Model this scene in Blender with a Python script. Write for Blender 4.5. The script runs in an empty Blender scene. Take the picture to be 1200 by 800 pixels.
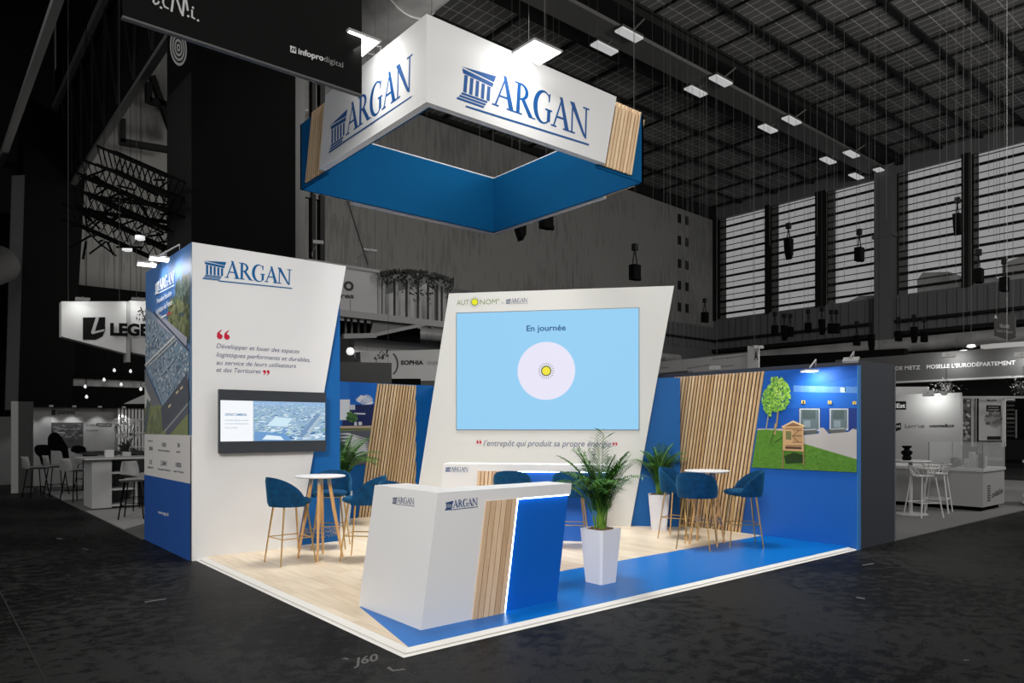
import bpy, bmesh, math, random
from mathutils import Vector, Matrix
from mathutils.geometry import tessellate_polygon
R_ = random.Random(7)
SC = bpy.context.scene
COL = SC.collection
PI = math.pi

# ------------------------------------------------------------------ camera
FL, HOR, EYE = 842.0, 501.0, 1.675            # focal length and horizon of the 1200x800 frame, eye height
FW = Vector((0.64100822, 0.76753402)); RW = Vector((FW.y, -FW.x))
CAM = Vector((-2.7436, -4.51426))
cd = bpy.data.cameras.new('camera'); cam = bpy.data.objects.new('camera', cd); COL.objects.link(cam)
cam.location = (CAM.x, CAM.y, EYE)
cam.rotation_euler = (PI/2, 0, math.atan2(FW.y, FW.x) - PI/2)
cd.sensor_width = 36; cd.lens = FL/1200*36; cd.shift_y = (HOR-400)/1200
cd.clip_start = .05; cd.clip_end = 400
SC.camera = cam
# ------------------------------------------------------------------ world, exposure
SC.view_settings.view_transform = 'Standard'
SC.view_settings.look = 'None'
SC.view_settings.gamma = 1
SC.view_settings.exposure = 0
SC.view_settings.use_curve_mapping = False
W = bpy.data.worlds.new('sky'); SC.world = W; W.use_nodes = True
W.node_tree.nodes['Background'].inputs[0].default_value = (.31, .31, .315, 1)
W.node_tree.nodes['Background'].inputs[1].default_value = 1.0
try:
    SC.cycles.use_denoising = True
    SC.cycles.max_bounces = 6
    SC.cycles.sample_clamp_indirect = 3
except Exception: pass

def area(name, loc, target, size, power, col=(1, .97, .92), sy=None, spread=None):
    l = bpy.data.lights.new(name, 'AREA'); l.energy = power; l.color = col; l.size = size
    if sy: l.shape = 'RECTANGLE'; l.size_y = sy
    if spread: l.spread = spread
    o = bpy.data.objects.new(name, l); COL.objects.link(o); o.location = loc
    o.rotation_euler = (Vector(target)-Vector(loc)).to_track_quat('-Z', 'Y').to_euler()
    return o
area('hall_light_front', (-9, -8, 8.0), (3.2, 3.2, 1.8), 4.0, 425, spread=math.radians(80))
area('back_fill_light', (8, 9, 10.5), (8, 20, 11), 3.0, 210)  # fill added to brighten the round duct and back neighbours, no fixture there
area('rear_left_fill_light', (5.8, 17, 5), (3, 26, 12), 3.0, 260)  # added upward fill that lifts the concrete end wall behind the girder
area('hall_light_overhead', (3.8, 3.4, 12.5), (3.8, 3.6, 0), 3.0, 260, spread=math.radians(60))
area('ring_fill_light', (3.8, 4.0, 6.2), (3.8, 4.0, 0), 2.4, 9)  # unseen fill added inside the ring sign to light the stand below
area('hall_light_deep', (20, -6, 12), (26, 20, 8), 6.0, 2100)
area('hall_light_left', (-4, 10, 9), (1, 16, 1), 3.0, 120)
area('hall_light_right', (10, -3, 9), (14, 2, 1), 3.0, 260)

# ------------------------------------------------------------------ picture geometry -> places in the hall
def ray(px): return FW + RW*((px-600)/FL)
def FLR(px, py, z=0):
    d = FL*(EYE-z)/(py-HOR); p = CAM + ray(px)*d; return Vector((p.x, p.y, z))
def ONX(px, py, x):
    r = ray(px); d = (x-CAM.x)/r.x; return Vector((x, CAM.y+d*r.y, EYE-(py-HOR)*d/FL))
def ONY(px, py, y):
    r = ray(px); d = (y-CAM.y)/r.y; return Vector((CAM.x+d*r.x, y, EYE-(py-HOR)*d/FL))
def AT(px, py, d):
    p = CAM + ray(px)*d; return Vector((p.x, p.y, EYE-(py-HOR)*d/FL))

# ------------------------------------------------------------------ materials
def lin(c):
    return tuple(((v/255)/12.92 if v/255 <= .04045 else ((v/255+.055)/1.055)**2.4) for v in c)
MATS = {}
def mat(name, rgb, rough=.6, metal=0, emit=None, es=0, noise=0, nscale=8, stretch=(1, 1, 1), alpha=1, spec=.5, trans=0):
    if name in MATS: return MATS[name]
    m = bpy.data.materials.new(name); m.use_nodes = True; N = m.node_tree.nodes; L = m.node_tree.links
    b = N['Principled BSDF']; c = lin(rgb)
    b.inputs['Base Color'].default_value = (*c, 1); b.inputs['Roughness'].default_value = rough
    b.inputs['Metallic'].default_value = metal; b.inputs['Specular IOR Level'].default_value = spec
    if trans: b.inputs['Transmission Weight'].default_value = trans; b.inputs['IOR'].default_value = 1.1
    if alpha < 1: b.inputs['Alpha'].default_value = alpha
    if emit:
        b.inputs['Emission Color'].default_value = (*lin(emit), 1); b.inputs['Emission Strength'].default_value = es
    if noise:
        tc = N.new('ShaderNodeTexCoord'); mp = N.new('ShaderNodeMapping'); mp.inputs['Scale'].default_value = stretch
        nz = N.new('ShaderNodeTexNoise'); nz.inputs['Scale'].default_value = nscale; nz.inputs['Detail'].default_value = 6
        cr = N.new('ShaderNodeValToRGB')
        lo = tuple(max(0, v*(1-noise)) for v in c); hi = tuple(min(1, v*(1+noise)) for v in c)
        cr.color_ramp.elements[0].position = .3; cr.color_ramp.elements[1].position = .7
        cr.color_ramp.elements[0].color = (*lo, 1); cr.color_ramp.elements[1].color = (*hi, 1)
        L.new(tc.outputs['Object'], mp.inputs[0]); L.new(mp.outputs[0], nz.inputs['Vector'])
        L.new(nz.outputs['Fac'], cr.inputs[0]); L.new(cr.outputs[0], b.inputs['Base Color'])
    MATS[name] = m; return m

def wood_slat_mat(name, a, b2, grain=(1, 1, .06), sc=22):
    m = bpy.data.materials.new(name); m.use_nodes = True; N = m.node_tree.nodes; L = m.node_tree.links
    b = N['Principled BSDF']; b.inputs['Roughness'].default_value = .55
    g = N.new('ShaderNodeNewGeometry'); tc = N.new('ShaderNodeTexCoord'); mp = N.new('ShaderNodeMapping')
    mp.inputs['Scale'].default_value = grain
    nz = N.new('ShaderNodeTexNoise'); nz.inputs['Scale'].default_value = sc; nz.inputs['Detail'].default_value = 5; nz.noise_dimensions = '4D'
    L.new(tc.outputs['Object'], mp.inputs[0]); L.new(mp.outputs[0], nz.inputs['Vector'])
    w = N.new('ShaderNodeMath'); w.operation = 'MULTIPLY'; w.inputs[1].default_value = 30
    L.new(g.outputs['Random Per Island'], w.inputs[0]); L.new(w.outputs[0], nz.inputs['W'])
    ad = N.new('ShaderNodeMath'); ad.operation = 'ADD'
    L.new(g.outputs['Random Per Island'], ad.inputs[0]); L.new(nz.outputs['Fac'], ad.inputs[1])
    hf = N.new('ShaderNodeMath'); hf.operation = 'MULTIPLY'; hf.inputs[1].default_value = .5; L.new(ad.outputs[0], hf.inputs[0])
    cr = N.new('ShaderNodeValToRGB'); cr.color_ramp.elements[0].color = (*lin(a), 1); cr.color_ramp.elements[1].color = (*lin(b2), 1)
    cr.color_ramp.elements[0].position = .2; cr.color_ramp.elements[1].position = .8
    L.new(hf.outputs[0], cr.inputs[0]); L.new(cr.outputs[0], b.inputs['Base Color'])
    MATS[name] = m; return m

def attr_mat(name, emit=0, rough=.5):
    m = bpy.data.materials.new(name); m.use_nodes = True; N = m.node_tree.nodes; L = m.node_tree.links
    b = N['Principled BSDF']; b.inputs['Roughness'].default_value = rough; b.inputs['Specular IOR Level'].default_value = .15
    a = N.new('ShaderNodeAttribute'); a.attribute_name = 'ink'
    if emit:
        b.inputs['Base Color'].default_value = (.01, .01, .01, 1); b.inputs['Specular IOR Level'].default_value = .1
        L.new(a.outputs['Color'], b.inputs['Emission Color']); b.inputs['Emission Strength'].default_value = emit
    else: L.new(a.outputs['Color'], b.inputs['Base Color'])
    MATS[name] = m; return m

WHITE = mat('white_laminate', (222, 222, 223), .45)
WHITEB = mat('white_banner_fabric', (224, 224, 224), .8)
GREYW = mat('grey_white_laminate', (208, 208, 204), .5)
BLUE = mat('blue_panel', (2, 88, 156), .6, spec=.3)
BLUER = mat('royal_blue_panel', (16, 96, 184), .45)
RINGB = mat('petrol_blue_fabric', (2, 84, 134), .9, spec=.1)
NAVY = mat('anthracite_panel', (46, 50, 58), .6)
INK = mat('logo_blue', (20, 84, 142), .5)
PRINT = attr_mat('printed_ink')
SCREEN = attr_mat('lit_screen', emit=1.0)
SLAT = wood_slat_mat('oak_slats', (196, 158, 112), (232, 202, 160))
SLATC = wood_slat_mat('oak_counter_planks', (184, 148, 112), (226, 198, 166), sc=30)
BACKB = mat('slat_backing', (22, 22, 30), .9)
VELVET = mat('petrol_velvet', (2, 58, 96), .8, noise=.3, nscale=14, spec=.2)
VELVET.node_tree.nodes['Principled BSDF'].inputs['Sheen Weight'].default_value = .3
VELVET.node_tree.nodes['Principled BSDF'].inputs['Sheen Tint'].default_value = (.05, .35, .6, 1)
BRASS = mat('brass', (214, 176, 112), .3, metal=1)
BEECH = mat('beech', (206, 160, 106), .5, noise=.18, nscale=14, stretch=(8, 8, .6))
CHROME = mat('chrome_wire', (150, 150, 155), .35, metal=1)
BLACK = mat('black_plastic', (16, 16, 17), .45)
SOIL = mat('bark_soil', (120, 96, 76), .95, noise=.5, nscale=60)
POTM = mat('white_planter', (232, 232, 238), .35)
LEAF = mat('palm_leaf', (66, 118, 42), .45, noise=.5, nscale=9)
LEAF2 = mat('palm_stem', (96, 134, 44), .5, noise=.35, nscale=12)
LAMPE = mat('lamp_lens', (255, 255, 250), .4, emit=(255, 252, 244), es=6)
LAMPD = mat('hall_lamp_lens', (160, 160, 160), .5, emit=(168, 168, 168), es=1)
BULB = mat('bulb_glass', (230, 230, 230), .3, emit=(215, 215, 215), es=1)
LAMPH = mat('lamp_housing', (150, 150, 150), .4)
DARK = mat('dark_cladding', (11, 11, 11), .9, spec=.05, noise=.08, nscale=.8)
DARK2 = mat('dark_steel', (22, 22, 22), .7, spec=.2)
STEEL = mat('grey_steel', (70, 70, 70), .55)
STEELL = mat('light_grey_steel', (118, 118, 118), .5)
CONC = mat('board_marked_concrete', (132, 132, 130), .9)
CORR = mat('grey_corrugated_sheet', (92, 92, 94), .6)
DUCT = mat('galvanised_duct', (168, 168, 168), .35, metal=.35, noise=.25, nscale=1.2)
GREYP = mat('pale_grey_board', (150, 150, 150), .6)
GREYM = mat('mid_grey_board', (98, 98, 98), .65, noise=.1, nscale=3)
GREYD = mat('dark_grey_board', (58, 58, 58), .65)
GREYL = mat('light_grey_plastic', (168, 168, 168), .5)
CABLE = mat('cable', (66, 66, 66), .8)
BLK = mat('matt_black_cloth', (6, 6, 6), .95, spec=.1)
VINE = mat('dark_vine', (22, 26, 20), .8)
GLASS = mat('clear_acrylic', (200, 205, 205), .05, alpha=.16)

# ------------------------------------------------------------------ mesh building
ROOT = {}
class MB:
    def __init__(s): s.v = []; s.f = []
    def add(s, vs, fs):
        n = len(s.v); s.v += [tuple(v) for v in vs]; s.f += [tuple(i+n for i in f) for f in fs]; return s
    def box(s, a, b):
        x0, y0, z0 = (min(a[i], b[i]) for i in range(3)); x1, y1, z1 = (max(a[i], b[i]) for i in range(3))
        return s.add([(x0, y0, z0), (x1, y0, z0), (x1, y1, z0), (x0, y1, z0), (x0, y0, z1), (x1, y0, z1), (x1, y1, z1), (x0, y1, z1)],
              [(0, 3, 2, 1), (4, 5, 6, 7), (0, 1, 5, 4), (1, 2, 6, 5), (2, 3, 7, 6), (3, 0, 4, 7)])
    def extr(s, pts, dv):
        pts = [Vector(p) for p in pts]; dv = Vector(dv); n = len(pts)
        return s.add(pts+[p+dv for p in pts], [tuple(range(n))[::-1], tuple(range(n, 2*n))]+[(i, (i+1) % n, n+(i+1) % n, n+i) for i in range(n)])
    def bar(s, a, b, w, h=None, up=(0, 0, 1)):
        a, b = Vector(a), Vector(b); h = h or w; d = (b-a).normalized(); u = Vector(up)
        if abs(d.dot(u)) > .98: u = Vector((1, 0, 0))
        sx = d.cross(u).normalized()*w/2; sy = d.cross(sx).normalized()*h/2
        return s.extr([a-sx-sy, a+sx-sy, a+sx+sy, a-sx+sy], b-a)
    def tube(s, pts, r, n=8, cap=True):
        pts = [Vector(p) for p in pts]; m = len(pts); rs = r if isinstance(r, (list, tuple)) else [r]*m
        n0 = len(s.v); up = None
        for i, p in enumerate(pts):
            d = (pts[min(i+1, m-1)]-pts[max(i-1, 0)]).normalized()
            if up is None: up = Vector((0, 0, 1)) if abs(d.z) < .9 else Vector((1, 0, 0))
            a = d.cross(up).normalized(); b = d.cross(a).normalized(); up = -b if False else up
            for k in range(n):
                t = 2*PI*k/n; s.v.append(tuple(p+(a*math.cos(t)+b*math.sin(t))*rs[i]))
        for i in range(m-1):
            for k in range(n):
                s.f.append((n0+i*n+k, n0+i*n+(k+1) % n, n0+(i+1)*n+(k+1) % n, n0+(i+1)*n+k))
        if cap:
            s.f.append(tuple(n0+k for k in range(n))[::-1]); s.f.append(tuple(n0+(m-1)*n+k for k in range(n)))
        return s
    def lathe(s, prof, c=(0, 0, 0), n=24):
        n0 = len(s.v); c = Vector(c)
        for r, z in prof:
            for k in range(n):
                t = 2*PI*k/n; s.v.append((c.x+r*math.cos(t), c.y+r*math.sin(t), c.z+z))
        for i in range(len(prof)-1):
            for k in range(n):
                s.f.append((n0+i*n+k, n0+i*n+(k+1) % n, n0+(i+1)*n+(k+1) % n, n0+(i+1)*n+k))
        s.f.append(tuple(n0+k for k in range(n))[::-1]); s.f.append(tuple(n0+(len(prof)-1)*n+k for k in range(n)))
        return s
    def build(s, name, m, parent=None, smooth=False, bevel=0):
        me = bpy.data.meshes.new(name); off = Vector((0, 0, 0))
        if parent is not None: off = ROOT[parent.name]
        me.from_pydata([tuple(Vector(v)-off) for v in s.v], [], s.f)
        me.materials.append(m); me.update()
        if smooth:
            for p in me.polygons: p.use_smooth = True
            try: me.set_sharp_from_angle(angle=math.radians(40))
            except Exception: pass
        o = bpy.data.objects.new(name, me); COL.objects.link(o)
        if parent is not None: o.parent = parent; ROOT[o.name] = off
        else: ROOT[o.name] = Vector((0, 0, 0))
        if bevel:
            b = o.modifiers.new('bevel', 'BEVEL'); b.width = bevel; b.segments = 2; b.limit_method = 'ANGLE'
        return o
def tag(o, label=None, cat=None, group=None, kind=None):
    if label: o['label'] = label
    if cat: o['category'] = cat
    if group: o['group'] = group
    if kind: o['kind'] = kind
    return o
def thing(name, loc, label, cat, group=None):
    o = bpy.data.objects.new(name, None); COL.objects.link(o); o.location = loc; o.empty_display_size = .1
    ROOT[o.name] = Vector(loc); return tag(o, label, cat, group)
def struct(name, mb, m, **k):
    return tag(mb.build(name, m, **k), kind='structure')
def dup(o, loc=None, rz=None, label=None):
    def cp(x, par):
        c = x.copy(); COL.objects.link(c)
        if par: c.parent = par
        ROOT[c.name] = ROOT.get(x.name, Vector((0, 0, 0)))
        for ch in kids.get(x.name, []): cp(ch, c)
        return c
    kids = {}
    for x in list(COL.objects):
        if x.parent: kids.setdefault(x.parent.name, []).append(x)
    c = cp(o, None)
    if loc is not None: c.location = loc
    if rz is not None: c.rotation_euler = (0, 0, rz)
    if label: c['label'] = label
    return c

def wires(t, pts):
    for p in pts: MB().tube([p, (p[0], p[1], 17.53)], .006, 4).build('suspension_wire', CABLE, t)
# ------------------------------------------------------------------ flat prints (lettering, logos, printed pictures)
def clip_poly(P, clip):
    """Sutherland-Hodgman against a counter-clockwise convex polygon"""
    a = sum(clip[i][0]*clip[(i+1) % len(clip)][1]-clip[(i+1) % len(clip)][0]*clip[i][1] for i in range(len(clip)))
    if a < 0: clip = clip[::-1]
    out = list(P)
    for i in range(len(clip)):
        A, B = clip[i], clip[(i+1) % len(clip)]
        side = lambda p: (B[0]-A[0])*(p[1]-A[1])-(B[1]-A[1])*(p[0]-A[0])
        inp, out = out, []
        for j in range(len(inp)):
            p, q = inp[j], inp[(j+1) % len(inp)]; sp, sq = side(p), side(q)
            if sp >= 0: out.append(p)
            if (sp >= 0) != (sq >= 0):
                t = sp/(sp-sq); out.append((p[0]+(q[0]-p[0])*t, p[1]+(q[1]-p[1])*t))
        if not out: return []
    return out
def textmesh(s, bold=0, shear=0, sp=1):
    c = bpy.data.curves.new('t', 'FONT'); c.body = s; c.size = 1; c.offset = bold; c.shear = shear; c.space_character = sp
    c.resolution_u = 3
    o = bpy.data.objects.new('t', c); COL.objects.link(o)
    dg = bpy.context.evaluated_depsgraph_get(); me = bpy.data.meshes.new_from_object(o.evaluated_get(dg))
    vs = [(v.co.x, v.co.y) for v in me.vertices]; fs = [tuple(p.vertices) for p in me.polygons]
    bpy.data.objects.remove(o); bpy.data.curves.remove(c); bpy.data.meshes.remove(me)
    x0 = min(v[0] for v in vs); x1 = max(v[0] for v in vs)
    return [((v[0]-x0)/(x1-x0), v[1]/.73) for v in vs], fs, (x1-x0)/.73
class Plane:
    def __init__(s, O, U, V=(0, 0, 1)):
        s.O = Vector(O); s.U = Vector(U).normalized(); s.V = Vector(V).normalized(); s.N = s.U.cross(s.V)
        if s.N.xy.dot(CAM-s.O.xy)+s.N.z*(EYE-s.O.z) < 0: s.N = -s.N
    def px(s, x, y):
        o = Vector((CAM.x, CAM.y, EYE)); r = ray(x); d = Vector((r.x, r.y, -(y-HOR)/FL))
        t = (s.O-o).dot(s.N)/d.dot(s.N); q = o+d*t-s.O; return (q.dot(s.U), q.dot(s.V))
    def P(s, u, v, h=0): return s.O+s.U*u+s.V*v+s.N*h
class Decal:
    def __init__(s, pl, lift=.002, clip=None): s.pl = pl; s.v = []; s.f = []; s.c = []; s.h = lift; s.clip = clip
    def layer(s, d=.0006): s.h += d; return s
    def poly(s, pts, col):
        if s.clip: pts = clip_poly(pts, s.clip)
        if len(pts) < 3: return s
        n = len(s.v); s.v += [s.pl.P(u, v, s.h) for u, v in pts]
        if len(pts) <= 4: s.f.append(tuple(range(n, n+len(pts)))); s.c.append(col)
        else:
            for t in tessellate_polygon([[Vector((p[0], p[1], 0)) for p in pts]]):
                s.f.append(tuple(n+i for i in t)); s.c.append(col)
        return s
    def ppx(s, pts, col): return s.poly([s.pl.px(*p) for p in pts], col)
    def rect(s, u0, v0, u1, v1, col): return s.poly([(u0, v0), (u1, v0), (u1, v1), (u0, v1)], col)
    def disc(s, u, v, r, col, n=20, ry=None, a0=0, a1=2*PI):
        ry = ry or r; return s.poly([(u+r*math.cos(a0+(a1-a0)*k/n), v+ry*math.sin(a0+(a1-a0)*k/n)) for k in range(n)], col)
    def text(s, t, p0, p1, h, col, bold=.01, shear=0, sp=1):
        """p0, p1: (u,v) baseline start and end; h: capital height"""
        vs, fs, asp = textmesh(t, bold, shear, sp); n = len(s.v)
        d = (p1[0]-p0[0], p1[1]-p0[1])
        for x, y in vs: s.v.append(s.pl.P(p0[0]+d[0]*x, p0[1]+d[1]*x+y*h, s.h))
        for f in fs: s.f.append(tuple(n+i for i in f)); s.c.append(col)
        return s
    def tpx(s, t, a, b, hpx, col, **k):
        p0 = s.pl.px(*a); p1 = s.pl.px(*b); h = s.pl.px(a[0], a[1]-hpx)[1]-p0[1]; return s.text(t, p0, p1, h, col, **k)
    def build(s, name, parent, m=None, label=None):
        off = ROOT[parent.name] if parent is not None else Vector((0, 0, 0))
        me = bpy.data.meshes.new(name); me.from_pydata([tuple(v-off) for v in s.v], [], s.f); me.materials.append(m or PRINT)
        at = me.color_attributes.new('ink', 'FLOAT_COLOR', 'CORNER'); i = 0
        for p, c in zip(me.polygons, s.c):
            c = (*lin(c), 1)
            for _ in range(p.loop_total): at.data[i].color = c; i += 1
        o = bpy.data.objects.new(name, me); COL.objects.link(o)
        if parent is not None: o.parent = parent
        ROOT[o.name] = off
        if label: o['label'] = label
        return o

def arc(cx, cy, rx, ry, a0, a1, n=14): return [(cx+rx*math.cos(math.radians(a0+(a1-a0)*k/n)), cy+ry*math.sin(math.radians(a0+(a1-a0)*k/n))) for k in range(n+1)]
def q(*p): return list(p)
GL = {
 'A': [q((.09, 0), (.17, 0), (.56, .98), (.49, .98)), q((.41, 1.03), (.55, 1.03), (.96, 0), (.74, 0)), q((.27, .32), (.68, .32), (.66, .39), (.29, .39)), q((0, 0), (.29, 0), (.29, .055), (0, .055)), q((.63, 0), (1.04, 0), (1.04, .055), (.63, .055))],
 'R': [q((.13, 0), (.31, 0), (.31, 1), (.13, 1)), arc(.31, .73, .42, .27, 90, -90)+arc(.31, .73, .24, .20, -90, 90), q((.0, 0), (.44, 0), (.44, .055), (.0, .055)), q((.0, .945), (.32, .945), (.32, 1), (.0, 1)), q((.34, .5), (.54, .53), (1.04, .0), (.80, .0)), q((.82, 0), (1.14, 0), (1.14, .045), (.80, .045))],
 'G': [arc(.53, .5, .53, .54, 48, 318, 26)+arc(.59, .5, .36, .475, 318, 48, 26), q((.77, .06), (.95, .1), (.95, .44), (.77, .44)), q((.66, .43), (1.04, .43), (1.04, .49), (.66, .49)), q((.83, .72), (.89, .72), (.92, 1.02), (.80, .94))],
 'N': [q((.12, 0), (.20, 0), (.20, .96), (.12, .96)), q((0, 1.02), (.25, 1.02), (.97, -.03), (.90, -.03), (.78, .04)), q((.88, 0), (.97, -.03), (.97, 1), (.88, 1)), q((0, 0), (.34, 0), (.34, .055), (0, .055)), q((.74, .945), (1.10, .945), (1.10, 1), (.74, 1))]}
def temple(cols=5):
    P = [q((.04, 1.02), (1.46, 1.12), (1.38, .90)), q((.08, .97), (1.37, .865), (1.33, .73), (.12, .83))]
    for k in range(cols):
        x = .18+k*.235; t = .80-.022*k
        P.append(q((x, .25), (x+.135, .25), (x+.135, t), (x, t)))
    P += [q((.1, .155), (1.14, .155), (1.18, .23), (.14, .23)), q((.03, .06), (1.08, .06), (1.12, .13), (.07, .13)), q((-.06, -.04), (1.02, -.04), (1.06, .035), (-.02, .035))]
    return [[(x, y*.97-.17) for x, y in p] for p in P]
def argan(D, pt, col, under=True):
    """pt maps logo units (0..5.95, 0..1) to the plane"""
    for P in temple(): D.poly([pt(*p) for p in P], col)
    D.layer(.0003)
    x = 1.36
    for ch, w in (('A', .98), ('R', .86), ('G', .86), ('A', .94), ('N', .93)):
        for P in GL[ch]: D.poly([pt(x+p[0]*w, p[1]) for p in P], col); D.h += 3e-5
        x += w*(.94 if ch == 'A' else 1.0)
    if under: D.poly([pt(.98, -.26), pt(5.98, -.26), pt(5.98, -.19), pt(.98, -.19)], col)
def argan_at(D, u0, v0, u1, v1, h, col=(24, 84, 140), under=True):
    """baseline from (u0,v0) to (u1,v1), capital height h"""
    L = 5.95; argan(D, lambda x, y: (u0+(u1-u0)*x/L, v0+(v1-v0)*x/L+y*h), col, under)
def argan_quad(D, pbl, pbr, ptl, ptr, col, under=True):
    c = [D.pl.px(*p) for p in (pbl, pbr, ptl, ptr)]; L = 5.95
    def pt(x, y):
        s = x/L; b = [c[0][i]*(1-s)+c[1][i]*s for i in (0, 1)]; t = [c[2][i]*(1-s)+c[3][i]*s for i in (0, 1)]
        return (b[0]+(t[0]-b[0])*y, b[1]+(t[1]-b[1])*y)
    argan(D, pt, col, under)
def quotes(D, u, v, r, col, close=False):
    for k in (0, 1):
        cx = u+k*2.5*r; sgn = -1 if close else 1
        D.disc(cx, v, r, col, 16)
        P = [(cx-sgn*r, v), (cx-sgn*r*.85, v+sgn*1.2*r), (cx+sgn*r*.1, v+sgn*2.2*r), (cx+sgn*.75*r, v+sgn*2.45*r), (cx+sgn*.8*r, v+sgn*2.2*r), (cx+sgn*.25*r, v+sgn*1.7*r), (cx, v+sgn*1.1*r), (cx, v)]
        D.h += .0002; D.poly(P, col)
def slats(mb, pl, poly, pitch, w, lean, depth, h0=0):
    """slats in the plane, leaning by `lean` per metre of height, cut to the convex outline poly (u,v)"""
    us = [p[0]-lean*p[1] for p in poly]; v0 = min(p[1] for p in poly); v1 = max(p[1] for p in poly)
    u = min(us)+.001; n = 0
    while u < max(us):
        S = [(u+lean*v0, v0), (u+w+lean*v0, v0), (u+w+lean*v1, v1), (u+lean*v1, v1)]
        S = clip_poly(S, poly)
        if len(S) >= 3:
            ar = abs(sum(S[i][0]*S[(i+1) % len(S)][1]-S[(i+1) % len(S)][0]*S[i][1] for i in range(len(S))))/2
            if ar > .0004: mb.extr([pl.P(a, b, h0) for a, b in S], pl.N*depth)
        u += pitch
    return mb

# ================================================================== THE HALL
def floor_mat():
    m = bpy.data.materials.new('worn_dark_floor'); m.use_nodes = True; N = m.node_tree.nodes; L = m.node_tree.links
    b = N['Principled BSDF']; tc = N.new('ShaderNodeTexCoord')
    def nz(sc, det, st=(1, 1, 1)):
        mp = N.new('ShaderNodeMapping'); mp.inputs['Scale'].default_value = st; n = N.new('ShaderNodeTexNoise')
        n.inputs['Scale'].default_value = sc; n.inputs['Detail'].default_value = det
        L.new(tc.outputs['Object'], mp.inputs[0]); L.new(mp.outputs[0], n.inputs['Vector']); return n
    a = nz(.4, 10); c = nz(7, 14, (1, 1.15, 1)); s = nz(48, 8, (.8, 1.1, 1)); c.inputs['Roughness'].default_value = .72
    mx = N.new('ShaderNodeMath'); mx.operation = 'MULTIPLY_ADD'; mx.inputs[1].default_value = .6
    L.new(a.outputs[0], mx.inputs[0]); L.new(c.outputs[0], mx.inputs[2])
    m2 = N.new('ShaderNodeMath'); m2.operation = 'MULTIPLY_ADD'; m2.inputs[1].default_value = .35
    L.new(s.outputs[0], m2.inputs[0]); L.new(mx.outputs[0], m2.inputs[2])
    cr = N.new('ShaderNodeValToRGB'); E = cr.color_ramp.elements
    E[0].position = .84; E[0].color = (.0015, .0015, .0015, 1); E[1].color = (.019, .019, .019, 1)
    E[1].position = 1.12
    e = cr.color_ramp.elements.new(.97); e.color = (.005, .005, .005, 1)
    L.new(m2.outputs[0], cr.inputs[0]); L.new(cr.outputs[0], b.inputs['Base Color'])
    rr = N.new('ShaderNodeMapRange'); rr.inputs[3].default_value = .38; rr.inputs[4].default_value = .7
    L.new(c.outputs[0], rr.inputs[0]); L.new(rr.outputs[0], b.inputs['Roughness'])
    b.inputs['Specular IOR Level'].default_value = .1
    bp = N.new('ShaderNodeBump'); bp.inputs['Strength'].default_value = .012; bp.inputs['Distance'].default_value = .02
    L.new(m2.outputs[0], bp.inputs['Height']); L.new(bp.outputs[0], b.inputs['Normal'])
    return m
fl = struct('floor', MB().box((-30, -30, -.3), (42.2, 26.4, 0)), floor_mat())
fp = Plane((0, 0, 0), (1, 0, 0), (0, 1, 0))
D = Decal(fp, .003)
D.text('J60', (-.36, .18), (-.36+.02, -.30), .13, (120, 120, 120), bold=.02)
D.v = []; D.f = []; D.c = []
def floor_text(t, a, b, hvec, col):
    vs, fs, asp = textmesh(t, .02); n = len(D.v)
    for x, y in vs: D.v.append(Vector((a[0]+(b[0]-a[0])*x+hvec[0]*y, a[1]+(b[1]-a[1])*x+hvec[1]*y, .003)))
    for f in fs: D.f.append(tuple(n+i for i in f)); D.c.append(col)
A_, B_ = FLR(415, 780), FLR(443, 774); T_ = FLR(416, 771)
floor_text('J60', A_, B_, (T_-A_), (92, 92, 92))
for P in ([(453, 783), (460, 787), (475, 785), (474, 783.5), (461, 785), (456, 781)], [(400, 772), (408, 773.5), (409, 772), (405, 770.5)],
          [(169, 705), (194, 701), (195, 702.3), (170, 706.2)], [(1010, 662), (1023, 659.5), (1024, 661), (1011, 663)], [(1003, 699), (1014, 701), (1013, 702.5), (1004, 701)],
          [(66, 630), (74, 631), (73, 632), (67, 632)], [(1129, 773), (1136, 773), (1135, 774.5), (1129, 774.5)], [(96, 642), (104, 643.5), (103, 644.5), (97, 643.2)]):
    D.poly([FLR(*p)[:2] for p in P], (88, 88, 88))
tag(D.build('chalk_marks', None), 'grey chalk stand number J60 and scuff marks on the dark hall floor', 'floor marking')
sm = MB()
for a, b in (((730, 733), (830, 758)), ((830, 758), (965, 800)), ((0, 693), (55, 800)), ((1060, 675), (1200, 696)), ((1000, 742), (1060, 735))):
    A, B = FLR(*a), FLR(*b); d = (B-A).normalized(); n = Vector((-d.y, d.x, 0))*.006
    sm.add([A-n+Vector((0, 0, .002)), B-n+Vector((0, 0, .002)), B+n+Vector((0, 0, .002)), A+n+Vector((0, 0, .002))], [(0, 1, 2, 3)])
tag(sm.build('floor_seams', mat('seam_dirt', (12, 12, 12), .9)), 'thin dark seams running across the bare hall floor', 'floor joint')

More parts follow.
